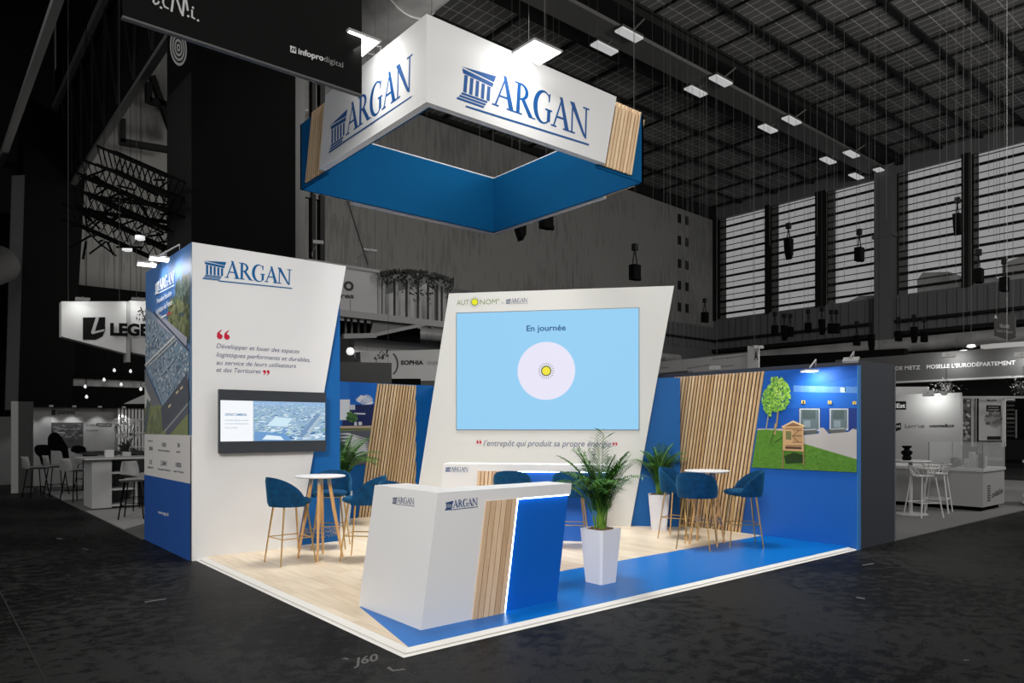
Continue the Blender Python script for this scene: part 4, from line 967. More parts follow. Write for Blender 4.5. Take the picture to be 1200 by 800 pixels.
# ---- palms
def palm(name, c, rot, pb_, pt_, h, seed, nf, flen, label, spread=1.0, steep=.75, up=None):
    t = thing(name, c, label, 'potted plant', 'potted palms on the stand'); c = Vector(c); R = random.Random(seed)
    def sq(s, z, r=.02):
        P = []
        for k in range(4):
            a = PI/4+k*PI/2
            for da in (-.09, .09): P.append((s*math.cos(a+da)*1.414, s*math.sin(a+da)*1.414, z))
        ca, sa = math.cos(rot), math.sin(rot); return [c+Vector((x*ca-y*sa, x*sa+y*ca, z)) for x, y, z in P]
    m = MB(); A, B, C, Dd = sq(pb_/2, 0), sq(pt_/2, h), sq(pt_/2-.018, h), sq(pt_/2-.02, h-.05); n = 8; m.v = [tuple(v) for v in A+B+C+Dd]
    m.f = [tuple(range(8))[::-1]]
    for L_ in range(3):
        for k in range(8): m.f.append((L_*8+k, L_*8+(k+1) % 8, (L_+1)*8+(k+1) % 8, (L_+1)*8+k))
    m.build('planter', POTM, t)
    m = MB(); E_ = sq(pt_/2-.019, h-.02); m.v = [tuple(v) for v in E_]+[tuple(c+Vector((0, 0, h-.002)))]; m.f = [(k, (k+1) % 8, 8) for k in range(8)]
    for k in range(60):
        a = R.uniform(0, 6.28); r = R.uniform(0, pt_*.42); p = c+Vector((r*math.cos(a), r*math.sin(a), h-.008)); m.box(p-Vector((.012, .008, .005)), p+Vector((.012, .008, .012)))
    m.build('soil', SOIL, t)
    fo = MB(); sm_ = MB()
    for k in range(nf):
        az = 2*PI*k/nf*2.4+R.uniform(-.3, .3); L_ = flen*R.uniform(.75, 1.1); tilt = R.uniform(.12, 1.0)*spread
        if up and k in up: tilt = .16; L_ = flen*1.2; az = up[k]
        b0 = c+Vector((R.uniform(-.05, .05), R.uniform(-.05, .05), h-.02)); pts = []; p = b0.copy(); ang = tilt*.22; N_ = 16
        for i in range(N_+1):
            pts.append(p.copy()); ang += (tilt*3.6/N_)*(i/N_)**.9*(1.0 if not (up and k in up) else .5)+.006
            st_ = L_/N_; p = p+Vector((math.cos(az)*math.sin(ang), math.sin(az)*math.sin(ang), math.cos(ang)))*st_
        sm_.tube(pts, [.006-.0045*i/N_ for i in range(N_+1)], 5)
        for i in range(4, N_+1):
            for sub in (0, .5):
                if i+sub > N_: continue
                tt = (i+sub)/N_; p0 = pts[i].lerp(pts[min(i+1, N_)], sub); d = (pts[min(i+1, N_)]-pts[i-1]).normalized()
                sd = d.cross(Vector((0, 0, 1))); 
                if sd.length < .1: sd = Vector((-math.sin(az), math.cos(az), 0))
                sd.normalize(); ll = flen*(.34 if up and k in up else .27)*math.sin(PI*min(1, max(.12, (tt-.22)/.86)))**.6*R.uniform(.85, 1.1)
                for sg in (-1, 1):
                    dr = (sd*sg*.85+d*.62+Vector((0, 0, .15))).normalized(); w_ = dr.cross(Vector((0, 0, 1))).normalized()*(.013 if up and k in up else .0085)*(flen/.9)
                    q1 = p0+dr*ll*.5; q2 = p0+dr*ll+Vector((0, 0, -ll*R.uniform(.15, .4)))
                    fo.add([p0, q1+w_, q2, q1-w_], [(0, 1, 2, 3)])
    fo.build('fronds', LEAF, t); sm_.build('stems', LEAF2, t)
    return t
palm('potted_palm', (2.87, .74, Z0), 0, .225, .305, .57, 4, 44, .86, 'tall green areca palm in a white square planter on the blue vinyl', up={3: 1.05, 9: 4.1, 17: .6})
palm('potted_palm', (6.50, 2.86, Z0), math.atan2(DU.y, DU.x), .22, .31, .565, 9, 34, .80, 'green areca palm in a white planter against the right wall slats', spread=.8)
palm('potted_palm', (2.78, 6.62, Z0), .2, .22, .30, .57, 14, 36, 1.0, 'green areca palm beyond the tower edge in front of the building photograph', spread=1.0)

# ---- hanging ring
hr = thing('hanging_ring_sign', (3.78, 4.33, 5.35), 'suspended square ring sign, white faces with blue logos, oak slats and blue inside', 'hanging sign')
RX0, RX1, RY0, RY1, RZ0, RZ1 = 1.85, 5.66, 2.48, 6.08, 5.33, 6.34
m = MB(); th = .04; RZ0 = 5.34
m.box((RX0, RY1-th, RZ0), (RX1, RY1, RZ1)).box((RX1-th, RY0, RZ0), (RX1, RY1, RZ1))
m.box((RX0, RY0, 5.40), (4.66, RY0+th, RZ1)).box((4.66, RY0, RZ0), (RX1, RY0+th, RZ1)).box((RX0, RY0, 5.40), (RX0+th, 5.15, RZ1)).box((RX0, 5.15, RZ0), (RX0+th, RY1, RZ1)); m.build('blue_band', RINGB, hr)
MB().extr([(4.72, RY0, 5.385), (5.34, RY0, 5.385), (5.56, RY0, 6.33), (4.95, RY0, 6.33)], (0, -.006, 0)).extr([(RX0, 5.81, 5.385), (RX0, 5.2, 5.385), (RX0, 5.0, 6.33), (RX0, 5.6, 6.33)], (-.006, 0, 0)).build('slat_backing', BACKB, hr)
WX0, WY0, WX1, WY1 = 1.755, 2.39, 5.73, 6.18; wz0, wz1 = 5.385, 6.388
def wl(mb, pts, dv): mb.extr(pts, dv)
f = MB(); f.extr([(WX0, WY0, wz0), (4.73, WY0, wz0), (4.965, WY0, wz1), (WX0, WY0, wz1)], (0, .095, 0)); f.extr([(WX0, WY0+.095, wz0), (WX0, 5.20, wz0), (WX0, 5.00, wz1), (WX0, WY0+.095, wz1)], (.095, 0, 0)); f.build('white_face', WHITEB, hr)
f = MB(); f.extr([(WX1, WY1, 5.315), (2.75, WY1, 5.315), (2.95, WY1, 6.38), (WX1, WY1, 6.38)], (0, -.095, 0)); f.extr([(WX1, WY1-.095, 5.315), (WX1, 3.3, 5.315), (WX1, 3.1, 6.38), (WX1, WY1-.095, 6.38)], (-.07, 0, 0)); f.build('rear_white_face', WHITEB, hr)
pX = Plane((0, RY0-.002, 0), (1, 0, 0)); pY = Plane((RX0-.002, 0, 0), (0, -1, 0))
s = MB(); slats(s, pX, [(4.735, 5.38), (5.36, 5.38), (5.575, 6.36), (4.965, 6.36)], .0725, .052, .232, .03)
s.build('oak_slats', SLAT, hr); s = MB(); slats(s, pY, [(-5.83, 5.38), (-5.215, 5.38), (-5.01, 6.36), (-5.59, 6.36)], .0725, .052, .205, .03)
s.build('oak_slats', SLAT, hr); s = MB(); slats(s, Plane((0, RY1+.002, 0), (1, 0, 0)), [(2.1, 5.35), (2.75, 5.35), (2.9, 6.3), (2.3, 6.3)], .0725, .055, .2, -.05)
s.build('oak_slats', SLAT, hr); s = MB(); slats(s, Plane((RX1+.002, 0, 0), (0, 1, 0)), [(2.7, 5.35), (3.3, 5.35), (3.1, 6.3), (2.5, 6.3)], .0725, .055, -.2, -.05)
s.build('oak_slats', SLAT, hr)
pw = Plane((0, WY0, 0), (1, 0, 0)); D = Decal(pw); argan_quad(D, (537, 108.5), (690.5, 163), (540, 70.5), (691.5, 128), (6, 76, 140), under=False)
D.layer(); D.ppx([(546, 123.5), (690, 168.5), (690, 170.8), (545, 125.5)], (10, 78, 140)); D.build('front_logo', hr)
pw = Plane((WX0, 0, 0), (0, -1, 0)); D = Decal(pw); argan_quad(D, (386, 173), (483.5, 104), (386.5, 142), (484.5, 62), (6, 76, 140), under=False)
D.layer(); D.ppx([(400, 167.5), (482.5, 112.3), (482.5, 114), (399.5, 169.8)], (10, 78, 140)); D.build('side_logo', hr)
for (x, y) in ((RX0+.1, RY0+.1), (RX1-.1, RY0+.1), (RX0+.1, RY1-.1), (RX1-.1, RY1-.1), (3.75, RY0+.1)): MB().tube([(x, y, RZ1), (x, y, HC)], .004, 5).build('suspension_wire', CABLE, hr)
flood('ring_floodlight', (3.05, 1.95, 6.20), (3.3, 2.44, 6.38), (.23, .21), (3.05, 2.41, 5.7), 9, 'bright white floodlight above the right-hand face of the ring sign', 'floodlights on the ring sign', face=(3.05, 1.95, 0))
flood('ring_floodlight', (1.32, 3.25, 6.25), (1.82, 3.55, 6.38), (.21, .23), (1.74, 3.4, 5.75), 9, 'bright white floodlight above the left-hand face of the ring sign', 'floodlights on the ring sign', face=(1.32, 3.25, 0))

# ================================================================== NEIGHBOUR STANDS
# ---- left neighbour
lc_ = thing('neighbour_carpet', (1.5, 12, 0), 'grey carpet of the small stand at left with lighter squares', 'carpet')
MB().box((-.1, 7.31, .002), (6.5, 20.4, .015)).build('carpet', mat('grey_carpet', (92, 92, 92), .9), lc_)
MB().add([(-.1, 11.9, .02), (1.2, 11.9, .02), (1.6, 10.8, .02), (-.1, 8.5, .02)], [(0, 1, 2, 3)]).build('light_square', mat('light_carpet', (150, 150, 150), .9), lc_)
MB().add([(-.1, 17.5, .02), (1.6, 17.3, .02), (1.6, 14.6, .02), (-.1, 14.7, .02)], [(0, 1, 2, 3)]).build('light_square', mat('light_carpet', (150, 150, 150), .9), lc_)
lw = thing('neighbour_wall', (1.4, 20.4, 0), 'grey back wall of the left stand with panorama print and black fascia', 'partition wall')
MB().box((-.2, 20.4, .003), (6, 20.55, 2.30)).build('grey_wall', mat('neighbour_grey_wall', (112, 112, 112), .7, noise=.1, nscale=2), lw)
MB().box((-.35, 20.2, 2.30), (6, 20.6, 2.52)).build('black_fascia', BLK, lw)
pn = Plane((0, 20.4, 0), (1, 0, 0)); D = Decal(pn, .004)
D.ppx([(60, 490), (97.5, 490), (97.5, 525), (60, 525)], (52, 52, 52)); D.layer(.002); D.ppx([(60, 488), (96, 488), (97.5, 490), (97.5, 495), (60, 495)], (140, 140, 140)); D.layer(.002)
for k in range(90): blob(D, R4.uniform(61, 96.5), R4.uniform(497, 516), R4.uniform(.01, .04), R4.choice([(40, 40, 40), (66, 66, 66), (84, 84, 84), (54, 54, 54)]), 5, 2)
D.layer(.002)
D.ppx([(60.3, 480.5), (65, 480.5), (65, 486), (60.3, 486)], (24, 24, 24)); D.tpx('LEGENDRE', (66.5, 485), (88, 485), 4, (30, 30, 30), bold=.03)
D.ppx([(113, 495.8), (131, 496.3), (131, 499.5), (113, 499)], (26, 26, 26)); D.layer(.002)
D.tpx('WWW.ENERGIE', (114, 498.8), (130, 499), 1.8, (150, 150, 150), bold=.02); D.tpx('DU CONSEIL', (101, 498.8), (112, 498.8), 1.8, (50, 50, 50)); D.tpx('AU CHANTIER', (101, 505), (115, 505), 1.8, (40, 40, 40))
D.ppx([(63, 506), (76, 506), (76, 508), (63, 508)], (110, 110, 110)); D.build('panorama_print', lw)
pw_ = MB()
for k in range(14):
    x = ONY(138+k*4, 500, 20.3).x
    pw_.box((x, 20.28, .05), (x+.06, 20.34, 2.28))
for z in (.5, 1.05, 1.5, 1.9): pw_.box((2.35, 20.26, z), (3.6, 20.28, z+.04))
pw_.build('slatted_screen', GREYL, lw)
ds = thing('wall_downlight', (0, 20.2, 2.26), '', 'downlight', 'downlights under the black fascia'); 
first = None
for k, (x, nm) in enumerate(((30, 'leftmost'), (60, 'second from left'), (87, 'middle'), (117, 'second from right'), (145, 'rightmost'))):
    p = ONY(x, 480, 20.0); p.z = 2.27
    if k == 0:
        ds.location = p; ROOT[ds.name] = p; MB().lathe([(.05, 0), (.06, .03), (.05, .06)], p, 10).build('housing', LAMPH, ds); ds['label'] = 'small downlight under the black fascia, %s of five' % nm
        l = bpy.data.lights.new('downlight_beam', 'SPOT'); l.energy = 22; l.spot_size = math.radians(80); l.spot_blend = .6; l.shadow_soft_size = .03
        lo = bpy.data.objects.new('downlight_beam', l); COL.objects.link(lo); lo.parent = ds; lo.location = (0, .05, -.02); lo.rotation_euler = (math.radians(18), 0, 0)
    else: dup(ds, p, None, 'small downlight under the black fascia, %s of five' % nm)
ep = thing('end_pillar', (-.3, 17.6, 0), 'narrow pale end panel of the left stand with vertical writing', 'partition wall')
A, B = ONY(13, 600, 17.8), ONY(20, 600, 17.8)
MB().box((A.x, 17.75, 0), (B.x+.02, 17.85, 2.35)).build('pale_edge', GREYL, ep); MB().box((B.x+.02, 17.7, 0), (B.x+.34, 18.0, 2.35)).build('panel', GREYD, ep)
# left far wall glimpse
tag(MB().box((-2.2, 21.2, 0), (-.4, 21.3, 2.0)).build('far_partition', GREYM), 'plain grey partition at the far left edge of the picture', 'partition wall')
# hanging sign of the left stand
hs = thing('neighbour_hanging_sign', (.5, 14, 3.7), 'pale hanging sign of the left stand with black square logo and LEGENDRE letters', 'hanging sign')
A = [ONY(*p, 14) for p in ((72, 353), (148, 353), (148, 414), (72, 394))]
MB().extr(A, (0, .3, 0)).build('left_panel', mat('pale_sign_board', (205, 205, 205), .6), hs)
A = [ONY(*p, 14.1) for p in ((152, 352), (210, 352), (210, 424), (152, 412))]
MB().extr(A, (0, .3, 0)).build('right_panel', MATS['pale_sign_board'], hs)
A = [ONY(*p, 14) for p in ((127, 353), (148.3, 353), (148.3, 422), (127, 417))]
MB().box((A[1].x, 14, 3.2), (A[1].x+.08, 14.3, A[1].z)).build('corner_return', GREYP, hs)
pn = Plane((0, 14, 0), (1, 0, 0)); D = Decal(pn, .01)
D.ppx([(97, 372), (123, 371.5), (123, 387), (120, 394), (112, 398), (97, 398)], (14, 14, 14)); D.layer(.01)
D.ppx([(112, 372), (116, 372), (111, 388), (122.5, 385.5), (122, 388), (108, 391.5), (106.5, 389.5)], (176, 176, 176)); D.build('square_logo', hs)
pn = Plane((0, 14, 0), (1, 0, 0)); D = Decal(pn, .05)
D.tpx('LEGENDRE', (128.5, 392.5), (224, 394), 14, (12, 12, 12), bold=.05); D.build('lettering', hs)
flood('sign_spotlight', ONY(97, 351, 13.6), ONY(97, 354, 14), (.14, .06), ONY(100, 380, 14), 2.5, 'small lit spotlight above the black square logo', 'spotlights on the neighbour sign', col=BULB)
flood('sign_spotlight', ONY(162, 351, 13.7), ONY(162, 354, 14.1), (.14, .06), ONY(165, 380, 14.1), 2.5, 'small lit spotlight above the black LEGENDRE letters', 'spotlights on the neighbour sign', col=BULB)
ms = MB()
for k in range(24):
    a, b = ONY(164+R4.uniform(-4, 9), 368+R4.uniform(-8, 9), 14.07), None; b = a+Vector((R4.uniform(-.06, .06), 0, R4.uniform(-.06, .06))); ms.bar(a, b, .015)
ms.build('animal_sculpture', BLK, hs)
# dark upper storey with band of light
dk = thing('dark_gallery', (3, 24, 2.5), 'dark gallery behind the bulbs with a pale glazed strip', 'gallery')
A = ONY(82, 441, 24); Bq = ONY(220, 456, 24)
MB().box((1.0, 24.05, 2.2), (9, 24.2, Bq.z)).box((1.0, 24.05, A.z), (9, 24.2, 6.6)).build('dark_panel', BLK, dk)
MB().box((1.0, 24.3, Bq.z-.1), (9, 24.4, A.z+.1)).build('glazed_strip', mat('pale_strip', (110, 110, 110), .6, noise=.5, nscale=3), dk)
rl = MB()
for z in (.25, .4): rl.box((1.0, 24.0, Bq.z+z+.05), (9, 24.05, Bq.z+z+.09))
for k in range(22): rl.bar((1.0+k*.35, 24, Bq.z+.3), (1.17+k*.35, 24, Bq.z+.48), .03)
rl.build('lattice_rail', BLK, dk)
for k, (x, y, nm) in enumerate(((134, 434, 'uppermost'), (153, 435, 'right of the uppermost'), (122, 445, 'centre'), (100, 453, 'left, above the lowest'), (101.5, 465, 'lowest'), (165, 456, 'closest to the tower'), (142, 450.5, 'smallest, near the centre'))):
    p = AT(x, y, 18.5); t = thing('hanging_bulb', p, 'glowing hanging bulb above the left stand, %s of the bulbs' % nm, 'light bulb', 'glowing bulbs over the left stand')
    MB().lathe([(.01, -.04), (.03, -.024), (.038, 0), (.027, .03), (.012, .055)], p, 12).build('globe', BULB, t, smooth=True); MB().tube([p+Vector((0, 0, .05)), (p.x, p.y, HC)], .006, 4).build('flex', BLK, t)
tag(MB().extr([AT(145, 473, 17), AT(185, 473, 17), AT(185, 458, 17), AT(170, 462, 17)], (.3, .8, .1)).build('tent_roof', GREYP), 'pale sloping canopy edge left of the tower above the black fascia', 'canopy')

# furniture
def shell_stool(loc, rz, label, group, shell=None, sc=1.0, s_h=.68):
    t = thing('shell_stool', (0, 0, 0), label, 'bar stool', group); sz = s_h
    m = MB(); n, r = 14, 10
    for i in range(r+1):
        f_ = i/r
        for j in range(n+1):
            e = j/n*2-1
            if f_ < .5: x = .2-.4*f_*2; z = sz+.05*e*e; wd = .2
            else: k = (f_-.5)*2; x = -.2-.09*k; z = sz+.30*k+.03*(1-k)*e*e; wd = .2*(1-.3*k*k); x += .07*e*e*k
            m.v.append((x, e*wd, z+(.02*(1-abs(f_-.5)*2)))) 
    for i in range(r):
        for j in range(n): a = i*(n+1)+j; m.f.append((a, a+1, a+n+2, a+n+1))
    o = m.build('shell_seat', shell or GREYL, t, smooth=True); sd = o.modifiers.new('thick', 'SOLIDIFY'); sd.thickness = .02
    for sx in (-1, 1):
        for sy in (-1, 1): MB().tube([(sx*.13, sy*.13, sz), (sx*.21, sy*.21, 0)], .012, 6).build('leg', BLK, t)
    f = MB(); k = .18
    for a, b in (((k, k), (k, -k)), ((k, -k), (-k, -k)), ((-k, -k), (-k, k)), ((-k, k), (k, k))): f.tube([(*a, .25), (*b, .25)], .008, 5)
    f.build('footrest', BLK, t)
    return t
ss = shell_stool(None, 0, 'x', 'shell bar stools of the left stand', shell=mat('grey_shell', (140, 140, 140), .5))
LS = [((42, 583), 0.3, 'grey shell stool with black legs, leftmost, holding a dark coat'), ((66, 580), .2, 'grey shell stool second from left, back to the aisle'), ((88, 588), .5, 'pale shell stool with black legs just left of the white cabinet table'),
      ((101, 572), -2.8, 'grey shell stool behind, between the two tables'), ((157, 608), 2.7, 'pale shell stool nearest the tower, cut off by its blue side'), ((160, 598), -1.2, 'pale shell stool behind the nearest one beside the tower'), ((163, 583), 2.6, 'darker shell stool beyond the white cabinet, beside the tower')]
for k, (p, a, lb) in enumerate(LS):
    w_ = FLR(*p)
    if k == 0: ss.location = (w_.x, w_.y, .015); ss.rotation_euler = (0, 0, a); ss['label'] = lb
    else: dup(ss, (w_.x, w_.y, .015), a, lb)
cbt = thing('cabinet_table', (0.5, 12.7, .02), 'white high table with open shelves underneath, in the left stand', 'table')
A = FLR(104, 596); 
x0, yF = A.x, 12.15
MB().box((x0, yF, .03), (x0+.36, yF+.9, 1.02)).build('closed_side', GREYL, cbt)
MB().box((x0+.80, yF, .03), (x0+.84, yF+.9, 1.02)).box((x0+.36, yF+.85, .03), (x0+.80, yF+.9, 1.02)).build('back_panel', GREYP, cbt)
for z_ in (.05, .38, .72): MB().box((x0+.36, yF, z_), (x0+.80, yF+.85, z_+.04)).build('shelf', GREYL, cbt)
MB().box((x0-.15, yF-.15, 1.02), (x0+1.15, yF+1.05, 1.06)).build('tabletop', GREYL, cbt, bevel=.01)
T = Vector((x0, yF, 1.06))
mt = thing('meeting_table', (1.2, 17, .02), 'long dark meeting table behind the cabinet table', 'table')
MB().box((.55, 15.6, 1.0), (2.1, 17.4, 1.05)).build('tabletop', GREYD, mt); MB().box((.7, 15.8, .02), (.8, 17.2, 1.0)).box((1.85, 15.8, .02), (1.95, 17.2, 1.0)).build('panel_leg', BLK, mt)
gb = thing('grey_block_table', (1.5, 13.9, .02), 'dark grey table end beyond the white cabinet', 'table')
MB().box((1.35, 13.6, .02), (1.95, 14.3, 1.12)).build('body', GREYD, gb)
for k, (P, yy, lb) in enumerate((([(41, 524), (45, 521), (57, 521), (60, 523), (60, 545), (56, 548), (50, 545), (47, 535), (42, 531)], 16.9, 'black coat draped over the back of the leftmost stool'),
        ([(57, 524), (57, 512), (61, 507), (67, 506), (74, 514), (80, 524), (82, 540), (76, 541), (73, 528), (60, 528)], 17.9, 'black coat slung over a high seat near the panorama print'), ([(84, 527), (86, 523), (92, 521.5), (99, 523), (102, 526), (101, 530), (85, 530)], 16.6, 'black bag lying on the dark meeting table'))):
    tag(MB().extr([ONY(*p, yy) for p in P], (0, .22, 0)).build('draped_coat' if k < 2 else 'black_bag', BLK, None, bevel=.05), lb, 'coat' if k < 2 else 'bag')
p = Vector((x0+.35, yF+.45, 1.06))
tag(MB().box(p+Vector((-.05, -.15, 0)), p+Vector((.11, -.02, .15))).build('paper_box', mat('white_box', (190, 190, 190), .6), None, bevel=.004), 'small white box standing on the cabinet table', 'box')
vs_ = thing('flower_vase', p+Vector((.42, .12, 0)), 'white orchid bouquet in a glass vase on the cabinet table', 'flowers')
b_ = p+Vector((.42, .12, 0)); MB().box(b_+Vector((-.1, -.06, 0)), b_+Vector((.06, .06, .1))).build('vase', GREYL, vs_, bevel=.01)
m = MB(); m2 = MB(); RR = random.Random(2)
for k in range(9):
    q_ = b_+Vector((RR.uniform(-.22, .22), RR.uniform(-.12, .12), RR.uniform(.45, .8))); m2.tube([b_+Vector((0, 0, .08)), (b_+q_)/2+Vector((0, 0, .12)), q_], .006, 4)
    for j in range(5):
        c_ = q_+Vector((RR.uniform(-.08, .08), RR.uniform(-.06, .06), RR.uniform(-.08, .06)))
        for a in range(5):
            t_ = 2*PI*a/5; e = Vector((math.cos(t_), -.3, math.sin(t_)))*.035; f_ = Vector((math.cos(t_+.6), .1, math.sin(t_+.6)))*.028; m.add([c_, c_+f_, c_+e, c_+Vector((math.cos(t_-.6), .1, math.sin(t_-.6)))*.028], [(0, 1, 2, 3)])
for k in range(16):
    a = RR.uniform(0, 6.28); e = b_+Vector((math.cos(a)*.2, math.sin(a)*.12, RR.uniform(.12, .38))); m2.add([b_+Vector((0, 0, .08)), (b_+e)/2+Vector((.03, 0, .1)), e, (b_+e)/2+Vector((-.03, 0, .04))], [(0, 1, 2, 3)])
m.build('petals', GREYL, vs_); m2.build('greenery', VINE, vs_)

# ---- back neighbours: sign, balcony, wide white fascia
sg = thing('grey_hanging_sign', (6, 12, 4.6), 'grey hanging sign with cut-off dark letters above the back partition', 'hanging sign')
MB().box((4.6, 12, 4.62), (6.6, 12.25, 5.72)).build('board', GREYP, sg); MB().box((4.6, 11.97, 5.68), (6.62, 12.3, 5.76)).box((6.52, 11.98, 4.6), (6.62, 12.3, 5.72)).build('edge_profile', STEELL, sg)
pn = Plane((0, 12, 0), (1, 0, 0)); D = Decal(pn, .006)
D.tpx('O', (402.5, 339.5), (414.5, 340.5), 10.5, (44, 44, 44), bold=.06); D.tpx('aires', (390, 348.5), (414.7, 349.5), 6, (50, 50, 50), bold=.03); D.build('lettering', sg)
flood('sign_arm_lamp', ONY(434, 293.5, 11.4), ONY(417, 309, 12), (.17, .05), ONY(425, 330, 12), 0, 'small arm lamp on top of the grey sign', 'arm lamps over the grey sign', col=GREYL)
flood('sign_arm_lamp', ONY(373, 284, 11.4), ONY(366, 302, 12), (.12, .05), ONY(372, 310, 12), 0, 'small arm lamp left of the grey sign, beside the clad column', 'arm lamps over the grey sign', col=GREYL)
bc_ = thing('slatted_balcony', (7.6, 12.2, 4.5), 'grey slatted balcony screen under dark trailing plants, above the back partition', 'balcony')
fr = MB()
for x in (6.66, 7.05, 7.42, 7.78, 8.1, 8.4): MB().box((x, 12.0, 4.62), (x+.08, 12.12, 5.62)).build('upright_slat', STEELL, bc_)
for x, y in ((8.55, 12.0), (8.55, 12.6), (8.55, 13.3)): MB().box((x, y, 4.5), (x+.12, y+.12, 5.6)).build('upright_slat', STEELL, bc_)
MB().box((5.2, 11.95, 4.45), (8.7, 12.15, 4.62)).build('lower_beam', STEELL, bc_)
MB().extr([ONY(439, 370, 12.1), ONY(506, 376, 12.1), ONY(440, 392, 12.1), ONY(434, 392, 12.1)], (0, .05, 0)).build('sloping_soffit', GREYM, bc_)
MB().extr([ONY(452, 345, 12.6), ONY(505, 331, 12.6), ONY(505, 376, 12.6), ONY(452, 369, 12.6)], (0, .05, 0)).build('white_banner', mat('pale_canvas', (176, 176, 176), .7), bc_)
vf = MB()
for x in (405, 412, 420, 428, 436): vf.bar(ONY(x, 372, 12.5), ONY(x, 394, 12.5), .05)
vf.build('fence_bars', STEEL, bc_)
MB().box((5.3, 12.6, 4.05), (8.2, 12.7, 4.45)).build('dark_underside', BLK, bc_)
MB().bar(ONY(440, 392, 12.0), ONY(506, 378, 12.0), .09).bar(ONY(402, 394, 12.0), ONY(440, 393, 12.0), .12).build('lower_rail', STEELL, bc_)
vn = MB(); RR = random.Random(8)
for k in range(900):
    x = RR.uniform(446, 532); base = 318-6*math.sin((x-446)/86*PI)+(x-446)*.1; y = base+abs(RR.gauss(0, 1))*(6+4*math.sin(x*.35)); 
    if 478 < x < 505 and RR.random() < .25: y += RR.uniform(0, 28)
    p = ONY(x, y, 11.9+RR.uniform(-.2, .2)); s_ = RR.uniform(.025, .06); a = RR.uniform(0, 6.28)
    e = Vector((math.cos(a), RR.uniform(-.5, .5), math.sin(a)))*s_; f_ = Vector((-math.sin(a), .2, math.cos(a)))*s_*.5
    vn.add([p-e, p+f_, p+e, p-f_], [(0, 1, 2, 3)])
tag(vn.build('trailing_plants', VINE), 'dark trailing plants along the top of the slatted balcony', 'plant', kind='stuff')
sw = thing('white_curved_fascia', (9, 15, 3.2), 'pale fascia with dotted circle mark and SOPHIA lettering behind the back partition', 'fascia')
MB().extr([ONY(*p, 15) for p in ((422, 412), (560, 408), (560, 446), (424, 446))], (0, .3, 0)).build('board', mat('soft_white_board', (172, 172, 172), .6), sw)
pn = Plane((0, 15, 0), (1, 0, 0)); D = Decal(pn, .008)
D.tpx('SOPHIA', (469.5, 427.2), (496, 427), 5, (40, 40, 40), bold=.05, sp=1.05); D.tpx('ENERGY', (501, 427.5), (521, 427.4), 4.6, (132, 132, 132), bold=0)
for k in range(60):
    a = R4.uniform(1.6, 4.0); r = R4.uniform(.25, .5); u, v = pn.px(455, 426); D.disc(u+r*math.cos(a), v+r*math.sin(a)*.9, R4.uniform(.01, .03), (44, 44, 44), 6)
u, v = pn.px(456, 426); D.poly([(u+.33*math.cos(t), v+.38*math.sin(t)) for t in [(-1.1+2.2*i/14) for i in range(15)]]+[(u+.27*math.cos(t), v+.33*math.sin(t)) for t in [(1.1-2.2*i/14) for i in range(15)]], (70, 70, 70)); D.build('lettering', sw)
tag(MB().tube([ONY(455, 426, 10.55), tuple(ONY(455, 426, 10.55).xy)+(HC,)], .004, 4).extr([ONY(*p, 10.5) for p in ((399, 423.8), (459, 425), (459, 449), (399, 448))], (0, .1, 0)).build('dark_signboard', GREYD), 'plain dark grey panel just above the back partition photograph', 'panel')
tag(MB().extr([ONY(459, 443.5, 14.6), ONY(493, 443.5, 14.6), (9.62, 14.6, 0), (8.55, 14.6, 0)], (0, .15, 0)).build('black_signboard', BLK), 'black strip panel under the pale SOPHIA fascia', 'panel')
p = ONY(410.5, 411.5, 12); t = thing('globe_lamp', p, 'round white globe lamp hanging beside the blue tower edge', 'lamp')
MB().lathe([(.01, -.1), (.07, -.08), (.1, -.02), (.1, .02), (.07, .08), (.01, .1)], p, 20).build('globe', BULB, t, smooth=True); MB().tube([p+Vector((0, 0, .1)), p+Vector((0, 0, 1.3))], .006, 4).build('flex', BLK, t)
dh = MB().box((5.2, 14.6, 0), (7.2, 14.7, 4.4)); tag(dh.build('dark_backdrop', GREYD), 'dark grey backdrop panel behind the globe lamp', 'panel')

# ---- hanging A sign
sa = thing('lettered_aisle_sign', (14, 7, 3.2), 'pale hanging board with letter A end and small writing above the wood slats', 'hanging sign')
MB().extr([ONX(*p, 14) for p in ((770, 424), (880, 413), (880, 436), (770, 443))], (.2, 0, 0)).build('long_board', GREYP, sa)
MB().extr([ONX(*p, 13.9) for p in ((876, 405), (889, 407), (889, 433), (884, 437), (876, 437))], (.05, 0, 0)).build('end_board', GREYL, sa)
pn = Plane((13.9, 0, 0), (0, -1, 0)); D = Decal(pn, .006); D.tpx('A', (883.6, 422), (888.4, 421), 9.5, (30, 30, 30), bold=.03); 
pn2 = Plane((14, 0, 0), (0, -1, 0)); D2 = Decal(pn2, .006)
for t_, a, b in (('Pavillon des régions', (835, 421.5), (858, 419)), ('Accueil visiteurs', (858, 419), (874, 417)), ('Village des territoires et logistique', (805, 432), (832, 428)), ('Rendez-vous', (845, 430), (860, 428.5)), ('Conférences', (775, 431.5), (783, 431))): D2.tpx(t_, a, b, 1.6, (70, 70, 70))
D.build('letter_a', sa); D2.build('small_writing', sa)
flood('sign_downlight', ONX(889, 407, 13.6), ONX(882, 410, 13.9), (.12, .05), ONX(884, 430, 14), 0, 'small pale lamp at the end of the A sign', 'lamps on the A sign', col=BULB)
flood('sign_downlight', ONX(838, 431, 13.2), ONX(838, 436, 14), (.14, .05), ONX(840, 445, 14), 0, 'small pale lamp under the middle of the A sign', 'lamps on the A sign', col=BULB)
